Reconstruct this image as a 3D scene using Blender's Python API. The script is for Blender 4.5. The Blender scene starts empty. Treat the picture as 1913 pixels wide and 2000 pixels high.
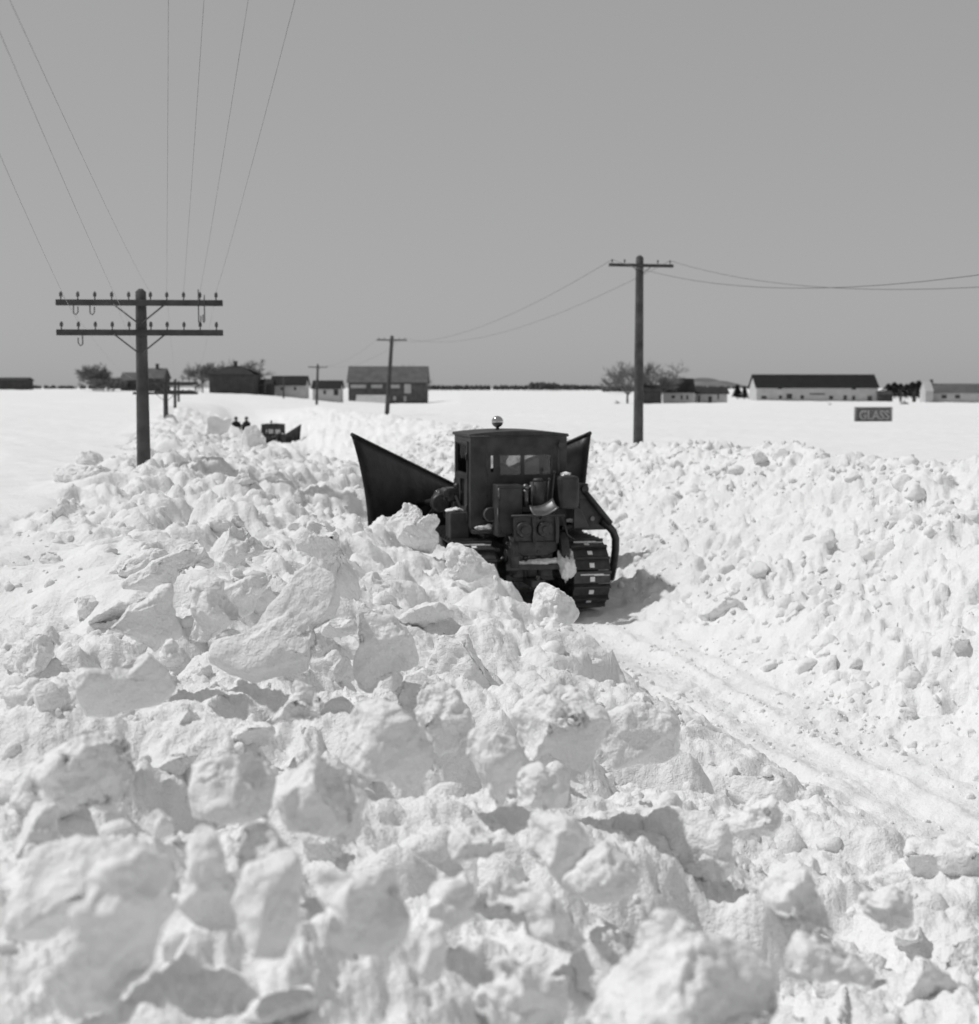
import bpy, bmesh, math, random
import numpy as np
from mathutils import Vector, Matrix

# ---------------------------------------------------------------- camera, sky, sun, exposure
sc = bpy.context.scene
col = sc.collection
F, CX, CY, EYE = 2650.0, 956.5, 1000.0, 3.2          # focal length and centre in pixels of the 1913x2000 frame
PITCH = math.atan(243.0 / F)
cd = bpy.data.cameras.new("camera")
cd.sensor_fit = 'HORIZONTAL'
cd.sensor_width = 57.75
cd.lens = 57.75 * F / 1913.0
cd.clip_start, cd.clip_end = 0.1, 20000
cd.dof.use_dof = True
cd.dof.focus_distance = 10.0
cd.dof.aperture_fstop = 3.6
cam = bpy.data.objects.new("camera", cd)
cam.location = (0, 0, EYE)
cam.rotation_euler = (math.pi / 2 - PITCH, 0, 0)
col.objects.link(cam)
sc.camera = cam

SUN = Vector((-0.57, 0.13, 0.80)).normalized()       # towards the sun
SUN_EL = math.asin(SUN.z)
SUN_ROT = math.atan2(SUN.x, SUN.y)
w = bpy.data.worlds.new("World")
sc.world = w
w.use_nodes = True
nt = w.node_tree
nt.nodes.clear()
sky = nt.nodes.new("ShaderNodeTexSky")
sky.sky_type = 'NISHITA'
sky.sun_disc = False
sky.sun_elevation = SUN_EL
sky.sun_rotation = SUN_ROT
sky.air_density, sky.dust_density, sky.ozone_density = 1.0, 1.0, 1.0
bw = nt.nodes.new("ShaderNodeRGBToBW")               # black-and-white film
gm = nt.nodes.new("ShaderNodeMath"); gm.operation = 'POWER'; gm.inputs[1].default_value = 0.22
ml = nt.nodes.new("ShaderNodeMath"); ml.operation = 'MULTIPLY'; ml.inputs[1].default_value = 2.78
bg = nt.nodes.new("ShaderNodeBackground"); bg.inputs[1].default_value = 0.10
wo = nt.nodes.new("ShaderNodeOutputWorld")
L = nt.links.new
L(sky.outputs[0], bw.inputs[0]); L(bw.outputs[0], gm.inputs[0]); L(gm.outputs[0], ml.inputs[0])
L(ml.outputs[0], bg.inputs[0]); L(bg.outputs[0], wo.inputs[0])

sd = bpy.data.lights.new("sun", 'SUN')
sd.energy = 2.45
sd.angle = math.radians(1.5)
sd.color = (1.0, 1.0, 1.0)
so = bpy.data.objects.new("sun", sd)
so.rotation_euler = SUN.to_track_quat('Z', 'Y').to_euler()
so.location = (-30, 10, 40)
col.objects.link(so)

sc.view_settings.view_transform = 'Standard'
sc.view_settings.look = 'None'
sc.view_settings.exposure = 0.0
sc.view_settings.gamma = 1.0
sc.view_settings.use_curve_mapping = False
sc.cycles.max_bounces = 8
sc.cycles.diffuse_bounces = 4

rnd = random.Random(7)
RNG = np.random.default_rng(11)

# ---------------------------------------------------------------- pixel -> place helpers (used to measure the photograph)
cP, sP = math.cos(PITCH), math.sin(PITCH)
def ray(px, py):
    u = (px - CX) / F; v = -(py - CY) / F
    return np.array([u, cP + v * sP, -sP + v * cP])
def at(px, py, Y):
    d = ray(px, py); k = Y / d[1]
    return Vector((d[0] * k, Y, EYE + d[2] * k))
def proj(p):
    z = p[2] - EYE; f = p[1] * cP - z * sP; up = p[1] * sP + z * cP
    return CX + F * p[0] / f, CY - F * up / f

# ---------------------------------------------------------------- numpy noise
def _hash(ix, iy, iz, seed):
    h = (ix.astype(np.int64) * 374761393 + iy.astype(np.int64) * 668265263 + iz.astype(np.int64) * 2147483647 + seed * 1274126177) & 0xFFFFFFFF
    h = ((h ^ (h >> 13)) * 1274126177) & 0xFFFFFFFF
    h = ((h ^ (h >> 16)) * 2246822519) & 0xFFFFFFFF
    return ((h ^ (h >> 15)) & 0xFFFFFF).astype(np.float32) / float(0xFFFFFF)
def vnoise(x, y, z, seed=0):
    xi, yi, zi = np.floor(x), np.floor(y), np.floor(z)
    fx, fy, fz = x - xi, y - yi, z - zi
    fx = fx * fx * (3 - 2 * fx); fy = fy * fy * (3 - 2 * fy); fz = fz * fz * (3 - 2 * fz)
    r = 0
    for a in (0, 1):
        wx = fx if a else 1 - fx
        for b in (0, 1):
            wy = fy if b else 1 - fy
            for c in (0, 1):
                wz = fz if c else 1 - fz
                r = r + wx * wy * wz * _hash(xi + a, yi + b, zi + c, seed)
    return r * 2 - 1
def fbm(x, y, z, octs=4, seed=0, gain=0.5):
    r, a = 0, 1.0
    for k in range(octs):
        r = r + a * vnoise(x * 2.03 ** k + 17.3 * k, y * 2.03 ** k - 9.1 * k, z * 2.03 ** k + 3.7 * k, seed + k)
        a *= gain
    return r
def chunks(x, y, cell, seed, steep=2.2, tilt=0.55, top=1.0):
    """height of a heap of tilted broken blocks, one per cell (unit: cell size)"""
    gx, gy = x / cell, y / cell
    ix, iy = np.floor(gx), np.floor(gy)
    best = np.full(x.shape, -9.0, np.float32)
    zz = np.zeros_like(ix)
    for a in (-1, 0, 1):
        for b in (-1, 0, 1):
            cx, cy = ix + a, iy + b
            h = [_hash(cx, cy, zz + k, seed) for k in range(7)]
            dx, dy = gx - (cx + h[0]), gy - (cy + h[1])
            ang = h[2] * 6.283
            ca, sa = np.cos(ang), np.sin(ang)
            u, v = ca * dx + sa * dy, -sa * dx + ca * dy
            rad = 0.38 + 0.34 * h[3]
            d = np.maximum(np.maximum(np.abs(u) * 1.1, np.abs(v) * (0.8 + 0.7 * h[4])),
                           np.maximum(np.abs(u * .7 + v * .75), np.abs(u * .75 - v * .6))) / rad
            t = tilt * (2 * h[5] - 1)
            hh = top * h[6] + t * u + tilt * (h[4] - .5) * v - steep * np.maximum(0, d - 0.75) - 0.12 * d * d
            best = np.maximum(best, hh)
    return best
def lumps(x, y, cell, seed):
    """rounded crumbs"""
    gx, gy = x / cell, y / cell
    ix, iy = np.floor(gx), np.floor(gy)
    best = np.zeros(x.shape, np.float32)
    zz = np.zeros_like(ix)
    for a in (-1, 0, 1):
        for b in (-1, 0, 1):
            cx, cy = ix + a, iy + b
            h0, h1, h2 = (_hash(cx, cy, zz + k, seed) for k in range(3))
            d2 = (gx - cx - h0) ** 2 + (gy - cy - h1) ** 2
            r = 0.3 + 0.45 * h2
            best = np.maximum(best, r * np.sqrt(np.maximum(0, 1 - d2 / (r * r))))
    return best

# ---------------------------------------------------------------- materials (black-and-white: greys only)
def mat(name, v, rough=0.7, spec=0.3, metal=0.0, var=0.25, scale=6.0, bump=0.0, bscale=40.0):
    m = bpy.data.materials.new(name); m.use_nodes = True
    n = m.node_tree.nodes; l = m.node_tree.links.new
    p = n["Principled BSDF"]
    p.inputs["Roughness"].default_value = rough
    p.inputs["Specular IOR Level"].default_value = spec
    p.inputs["Metallic"].default_value = metal
    tc = n.new("ShaderNodeTexCoord")
    nz = n.new("ShaderNodeTexNoise"); nz.inputs["Scale"].default_value = scale; nz.inputs["Detail"].default_value = 6
    l(tc.outputs["Object"], nz.inputs["Vector"])
    cr = n.new("ShaderNodeValToRGB")
    a, b = v * (1 - var), v * (1 + var)
    cr.color_ramp.elements[0].position = .3; cr.color_ramp.elements[0].color = (a, a, a, 1)
    cr.color_ramp.elements[1].position = .7; cr.color_ramp.elements[1].color = (b, b, b, 1)
    l(nz.outputs["Fac"], cr.inputs[0]); l(cr.outputs[0], p.inputs["Base Color"])
    if bump:
        nb = n.new("ShaderNodeTexNoise"); nb.inputs["Scale"].default_value = bscale; nb.inputs["Detail"].default_value = 5
        l(tc.outputs["Object"], nb.inputs["Vector"])
        bp = n.new("ShaderNodeBump"); bp.inputs["Strength"].default_value = bump; bp.inputs["Distance"].default_value = .02
        l(nb.outputs["Fac"], bp.inputs["Height"]); l(bp.outputs[0], p.inputs["Normal"])
    return m
def snow_mat(name, v=0.86, grain=1.0):
    m = bpy.data.materials.new(name); m.use_nodes = True
    n = m.node_tree.nodes; l = m.node_tree.links.new
    p = n["Principled BSDF"]
    p.inputs["Roughness"].default_value = 0.75
    p.inputs["Specular IOR Level"].default_value = 0.15
    ge = n.new("ShaderNodeNewGeometry")
    nz = n.new("ShaderNodeTexNoise"); nz.inputs["Scale"].default_value = 1.7; nz.inputs["Detail"].default_value = 8
    l(ge.outputs["Position"], nz.inputs["Vector"])
    cr = n.new("ShaderNodeValToRGB")
    cr.color_ramp.elements[0].position = .3; cr.color_ramp.elements[0].color = (v * .93,) * 3 + (1,)
    cr.color_ramp.elements[1].position = .6; cr.color_ramp.elements[1].color = (v,) * 3 + (1,)
    l(nz.outputs["Fac"], cr.inputs[0]); l(cr.outputs[0], p.inputs["Base Color"])
    hs = None
    for s_, d_, w_ in ((22.0, 6.0, .026), (95.0, 3.0, .010)):
        t = n.new("ShaderNodeTexNoise"); t.inputs["Scale"].default_value = s_; t.inputs["Detail"].default_value = d_
        l(ge.outputs["Position"], t.inputs["Vector"])
        k = n.new("ShaderNodeMath"); k.operation = 'MULTIPLY'; k.inputs[1].default_value = w_
        l(t.outputs["Fac"], k.inputs[0])
        if hs is None: hs = k
        else:
            ad = n.new("ShaderNodeMath"); ad.operation = 'ADD'
            l(hs.outputs[0], ad.inputs[0]); l(k.outputs[0], ad.inputs[1]); hs = ad
    bp = n.new("ShaderNodeBump"); bp.inputs["Strength"].default_value = .8 * grain; bp.inputs["Distance"].default_value = 1.0
    l(hs.outputs[0], bp.inputs["Height"]); l(bp.outputs[0], p.inputs["Normal"])
    return m
M = dict(
    snow=snow_mat("snow", .86),
    block=snow_mat("block_snow", .87, 1.0),
    paint=mat("dark_tractor_paint", .044, .55, .35, 0, .45, 5, .15, 30),
    steel=mat("dark_steel", .045, .42, .5, .3, .4, 9, .3, 60),
    blade=mat("blade_steel", .024, .46, .5, .3, .75, 3.5, .25, 18),
    worn=mat("worn_steel", .16, .35, .6, .6, .4, 12),
    chrome=mat("polished_steel", .55, .12, .6, 1.0, .05, 5),
    rubber=mat("rubber", .02, .8, .2, 0, .2, 8),
    cloth=mat("dark_cloth", .03, .9, .1, 0, .3, 10),
    skin=mat("skin", .32, .6, .3, 0, .1, 8),
    wood=mat("pole_wood", .085, .85, .15, 0, .35, 3, .5, 25),
    woodarm=mat("arm_wood", .07, .85, .15, 0, .3, 4, .3, 25),
    iron=mat("iron", .10, .6, .4, .3, .2, 8),
    wirecable=mat("cable", .13, .6, .3, 0, .1, 5),
    wire=mat("wire", .36, .6, .3, 0, .1, 5),
    bark=mat("bark", .10, .9, .1, 0, .25, 2),
    ever=mat("evergreen", .035, .9, .1, 0, .4, .6),
    fir=mat("far_wood", .06, .9, .1, 0, .4, .05),
    roofblack=mat("black_roof", .018, .8, .2, 0, .2, .5),
    roofdark=mat("dark_shingles", .035, .85, .2, 0, .25, .6),
    roofgrey=mat("weathered_shingles", .12, .85, .2, 0, .2, .5),
    wallgrey=mat("weathered_boards", .105, .9, .1, 0, .25, .7),
    walldark=mat("dark_boards", .07, .9, .1, 0, .25, .7),
    wallwhite=mat("whitewash", .50, .85, .1, 0, .1, .5),
    trim=mat("pale_trim", .45, .8, .2, 0, .1, 1),
    pane=mat("window_pane", .03, .2, .5, 0, .2, 1),
    hill=mat("hazed_hill_wood", .17, .95, .0, 0, .3, .004),  # pale grey of the far wooded hill, with distance haze painted in
    signdark=mat("sign_board", .12, .8, .2, 0, .15, .8),
    signlet=mat("sign_letters", .42, .8, .2, 0, .15, .8),
    twig=mat("twigs", .20, .9, .1, 0, .3, 3),
)
def glass_mat():
    m = bpy.data.materials.new("cab_glass"); m.use_nodes = True
    n = m.node_tree.nodes; l = m.node_tree.links.new
    n.clear()
    o = n.new("ShaderNodeOutputMaterial"); mx = n.new("ShaderNodeMixShader")
    t = n.new("ShaderNodeBsdfTransparent"); t.inputs[0].default_value = (.75, .75, .75, 1)
    g = n.new("ShaderNodeBsdfGlossy"); g.inputs["Roughness"].default_value = .12; g.inputs[0].default_value = (.6, .6, .6, 1)
    mx.inputs[0].default_value = .07
    l(t.outputs[0], mx.inputs[1]); l(g.outputs[0], mx.inputs[2]); l(mx.outputs[0], o.inputs[0])
    return m
M['glass'] = glass_mat()

# ---------------------------------------------------------------- object helpers
def tag(o, label=None, cat=None, group=None, kind=None):
    if label: o["label"] = label
    if cat: o["category"] = cat
    if group: o["group"] = group
    if kind: o["kind"] = kind
    return o
def empty(name, loc, rz=0.0):
    o = bpy.data.objects.new(name, None); col.objects.link(o)
    o.location = loc; o.rotation_euler = (0, 0, rz); o.empty_display_size = .3
    return o
def mesh_np(name, V, Fc, m, parent=None, smooth=True):
    me = bpy.data.meshes.new(name)
    V = np.asarray(V, np.float32); Fc = np.asarray(Fc, np.int32)
    k = Fc.shape[1]
    me.vertices.add(len(V)); me.vertices.foreach_set("co", V.ravel())
    me.loops.add(Fc.size); me.loops.foreach_set("vertex_index", Fc.ravel())
    me.polygons.add(len(Fc))
    me.polygons.foreach_set("loop_start", np.arange(0, Fc.size, k, dtype=np.int32))
    me.update(calc_edges=True)
    me.polygons.foreach_set("use_smooth", np.full(len(Fc), smooth, bool))
    me.materials.append(m)
    o = bpy.data.objects.new(name, me); col.objects.link(o)
    if parent: o.parent = parent
    return o
class MB:
    """collects shapes, builds ONE mesh object"""
    def __init__(s): s.v, s.f, s.mi, s.sm = [], [], [], []
    def add(s, vs, fs, mi=0, sm=False):
        b = len(s.v); s.v += [tuple(v) for v in vs]
        for f in fs: s.f.append([b + i for i in f]); s.mi.append(mi); s.sm.append(sm)
    def box(s, x0, x1, y0, y1, z0, z1, mi=0, Mx=None):
        vs = [Vector((x, y, z)) for z in (z0, z1) for y in (y0, y1) for x in (x0, x1)]
        if Mx: vs = [Mx @ v for v in vs]
        s.add(vs, [(0, 2, 3, 1), (4, 5, 7, 6), (0, 1, 5, 4), (2, 6, 7, 3), (0, 4, 6, 2), (1, 3, 7, 5)], mi)
    def tube(s, pts, r, n=8, mi=0, cap=True, sm=True):
        pts = [Vector(p) for p in pts]
        rs = r if isinstance(r, (list, tuple)) else [r] * len(pts)
        vs, fs = [], []
        up = None
        for i, p in enumerate(pts):
            d = (pts[min(i + 1, len(pts) - 1)] - pts[max(i - 1, 0)]).normalized()
            if up is None:
                up = Vector((0, 0, 1)) if abs(d.z) < .9 else Vector((1, 0, 0))
            a = d.cross(up).normalized(); b = a.cross(d).normalized(); up = b
            for k in range(n):
                t = 2 * math.pi * k / n
                vs.append(p + (a * math.cos(t) + b * math.sin(t)) * rs[i])
        for i in range(len(pts) - 1):
            for k in range(n):
                k2 = (k + 1) % n
                fs.append((i * n + k, i * n + k2, (i + 1) * n + k2, (i + 1) * n + k))
        s.add(vs, fs, mi, sm)
        if cap:
            b = len(s.v) - len(vs)
            s.f.append([b + k for k in reversed(range(n))]); s.mi.append(mi); s.sm.append(False)
            s.f.append([b + (len(pts) - 1) * n + k for k in range(n)]); s.mi.append(mi); s.sm.append(False)
    def prism(s, poly, axis, a0, a1, mi=0):
        """poly: list of 2-d points in the other two axes"""
        def P(p, a):
            return {'x': (a, p[0], p[1]), 'y': (p[0], a, p[1]), 'z': (p[0], p[1], a)}[axis]
        n = len(poly)
        vs = [P(p, a0) for p in poly] + [P(p, a1) for p in poly]
        fs = [list(range(n))[::-1], list(range(n, 2 * n))] + [(i, (i + 1) % n, n + (i + 1) % n, n + i) for i in range(n)]
        s.add(vs, fs, mi)
    def ball(s, c, r, n=16, mi=0, sq=(1, 1, 1)):
        vs, fs = [], []
        m = n // 2
        for i in range(1, m):
            ph = math.pi * i / m
            for k in range(n):
                t = 2 * math.pi * k / n
                vs.append((c[0] + r * sq[0] * math.sin(ph) * math.cos(t), c[1] + r * sq[1] * math.sin(ph) * math.sin(t), c[2] + r * sq[2] * math.cos(ph)))
        vs.append((c[0], c[1], c[2] + r * sq[2])); vs.append((c[0], c[1], c[2] - r * sq[2]))
        T, Bt = len(vs) - 2, len(vs) - 1
        for i in range(m - 2):
            for k in range(n):
                k2 = (k + 1) % n
                fs.append((i * n + k, (i + 1) * n + k, (i + 1) * n + k2, i * n + k2))
        for k in range(n):
            fs.append((T, k, (k + 1) % n)); fs.append((Bt, (m - 2) * n + (k + 1) % n, (m - 2) * n + k))
        s.add(vs, fs, mi, True)
    def build(s, name, mats, parent=None, bevel=0.0, loc=None):
        me = bpy.data.meshes.new(name)
        me.from_pydata(s.v, [], s.f)
        mats = mats if isinstance(mats, (list, tuple)) else [mats]
        for m in mats: me.materials.append(m)
        me.polygons.foreach_set("material_index", s.mi)
        me.polygons.foreach_set("use_smooth", s.sm)
        bm = bmesh.new(); bm.from_mesh(me); bmesh.ops.recalc_face_normals(bm, faces=bm.faces); bm.to_mesh(me); bm.free()
        o = bpy.data.objects.new(name, me); col.objects.link(o)
        if parent: o.parent = parent
        if loc: o.location = loc
        if bevel:
            b = o.modifiers.new("bevel", 'BEVEL'); b.width = bevel; b.segments = 2; b.limit_method = 'ANGLE'
        return o
def copy_tree(o, parent=None):
    c = o.copy(); col.objects.link(c); c.parent = parent
    for ch in list(o.children): copy_tree(ch, c)
    return c

# ---------------------------------------------------------------- terrain
RO = (0.67, 19.0)
RA = math.radians(12.5)
FW = (-math.sin(RA), math.cos(RA)); RT = (math.cos(RA), math.sin(RA))
def st(x, y):
    return (x - RO[0]) * FW[0] + (y - RO[1]) * FW[1], (x - RO[0]) * RT[0] + (y - RO[1]) * RT[1]
def w2(s, t):
    return RO[0] + s * FW[0] + t * RT[0], RO[1] + s * FW[1] + t * RT[1]
def sstep(a, b, x):
    t = np.clip((x - a) / (b - a), 0, 1); return t * t * (3 - 2 * t)
TP = [-12, -8, -6.6, -6.0, -5.4, -4.7, -4, -3, -2, -1.3, -.8, -.5, -.2, .5, 1.4, 2.0, 3, 4.2, 5.3, 6.2, 7.2, 8.4, 10]
LP = [0, 0, .02, .10, .24, .27, .14, -.08, -.36, -.62, -.95, -1.2, -1.45, -1.6]      # relative to the left field
RP = [0, .03, .24, .74, 1.34, 1.80, 2.0, 1.72, 1.3, 1.15]
def field_z(x, y):
    x = np.asarray(x, float); y = np.asarray(y, float)
    s, t = st(x, y)
    yy = np.maximum(y, 1.0)
    nl = np.interp(yy, [0, 30, 60, 110], [1.6, 1.6, 1.5, 1.45])
    nr = np.interp(yy, [0, 20, 60, 110], [1.15, 1.15, 1.05, 1.0])
    near = nl + (nr - nl) * sstep(-3, 3, t)
    u = CX + F * x / yy
    v4 = np.interp(u, [-500, 0, 450, 530, 680, 760, 840, 900, 1180, 1300, 1470, 1913, 3000], [3, 4, 6, 10, 25, 31, 30, 24, 27, 28, 25, 28, 28])
    z4 = 3.2 - v4 * 400 / F
    z = near + (z4 - near) * sstep(90, 400, yy)
    z = z + (0.9 - z) * sstep(500, 2500, yy)
    return z
def base_z(x, y):
    x = np.asarray(x, float); y = np.asarray(y, float)
    s, t = st(x, y)
    f = field_z(x, y)
    near = sstep(135, 95, s) * sstep(-60, -45, s)
    # beside the tractor the rubble is pushed clear of its body
    sh = 0.75 * sstep(1.6, 2.6, s) * sstep(8, 6, s)
    tt = np.where(t < .5, np.minimum(t + sh + .8 * sstep(20, 34, s), .5 + 0 * t), t)
    floor = .95 * sstep(5.6, 7.5, s) - .75 * sstep(18, 34, s) - 1.5 * sstep(61, 64, s) * sstep(77, 73, s)
    lz = np.interp(tt, TP[:14], LP)
    le = 1.6 + lz
    left = f + lz * 1.0
    lf = np.clip(-(lz) / 1.6, 0, 1)                    # 0 at field, 1 at floor
    left = np.where(lz < 0, f * (1 - lf) + floor * lf, f + lz)
    rz = np.interp(t, TP[13:], RP)
    rf = np.clip(1 - rz / 1.15, 0, 1)
    rz = rz * (1 + (.05 * sstep(4, 0, s) - .17 * sstep(6, 16, s)) * sstep(2, 5, t) * sstep(9, 7, t))
    right = np.where(t < 3.9, rz + floor * rf, rz + (f - 1.15) * sstep(3.9, 8.4, t))
    prof = np.where(t < .5, left, right)
    return f + (prof - f) * near
def hit(px, py, y0=1.8, lift=0.0):
    d = ray(px, py)
    ys = np.concatenate([np.arange(y0, 40, .02), np.arange(40, 400, .25)])
    k = ys / d[1]
    zz = EYE + d[2] * k - (base_z(d[0] * k, ys) + lift)
    i = np.argmax(zz < 0)
    if not (zz < 0).any(): return 60.0
    return float(ys[i])

# ---------------------------------------------------------------- the large snow blocks, outlines measured on the photograph
def c6(*p): return [(x / 1.954, 900 + y / 1.954) for x, y in p]
def b2(*p): return [(600 + x / 2.68, 1300 + y / 2.68) for x, y in p]
def b1(*p): return [(x / 2.68, 1400 + y / 2.68) for x, y in p]
def b3(*p): return [(1200 + x / 2.631, 1400 + y / 2.631) for x, y in p]
def c7(*p): return [(950 + x / 1.948, 850 + y / 1.948) for x, y in p]
def c1(*p): return [(660 + x / 3.127, 780 + y / 3.127) for x, y in p]
def d2(*p): return [(380 + x / 7.817, 790 + y / 7.817) for x, y in p]
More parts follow.
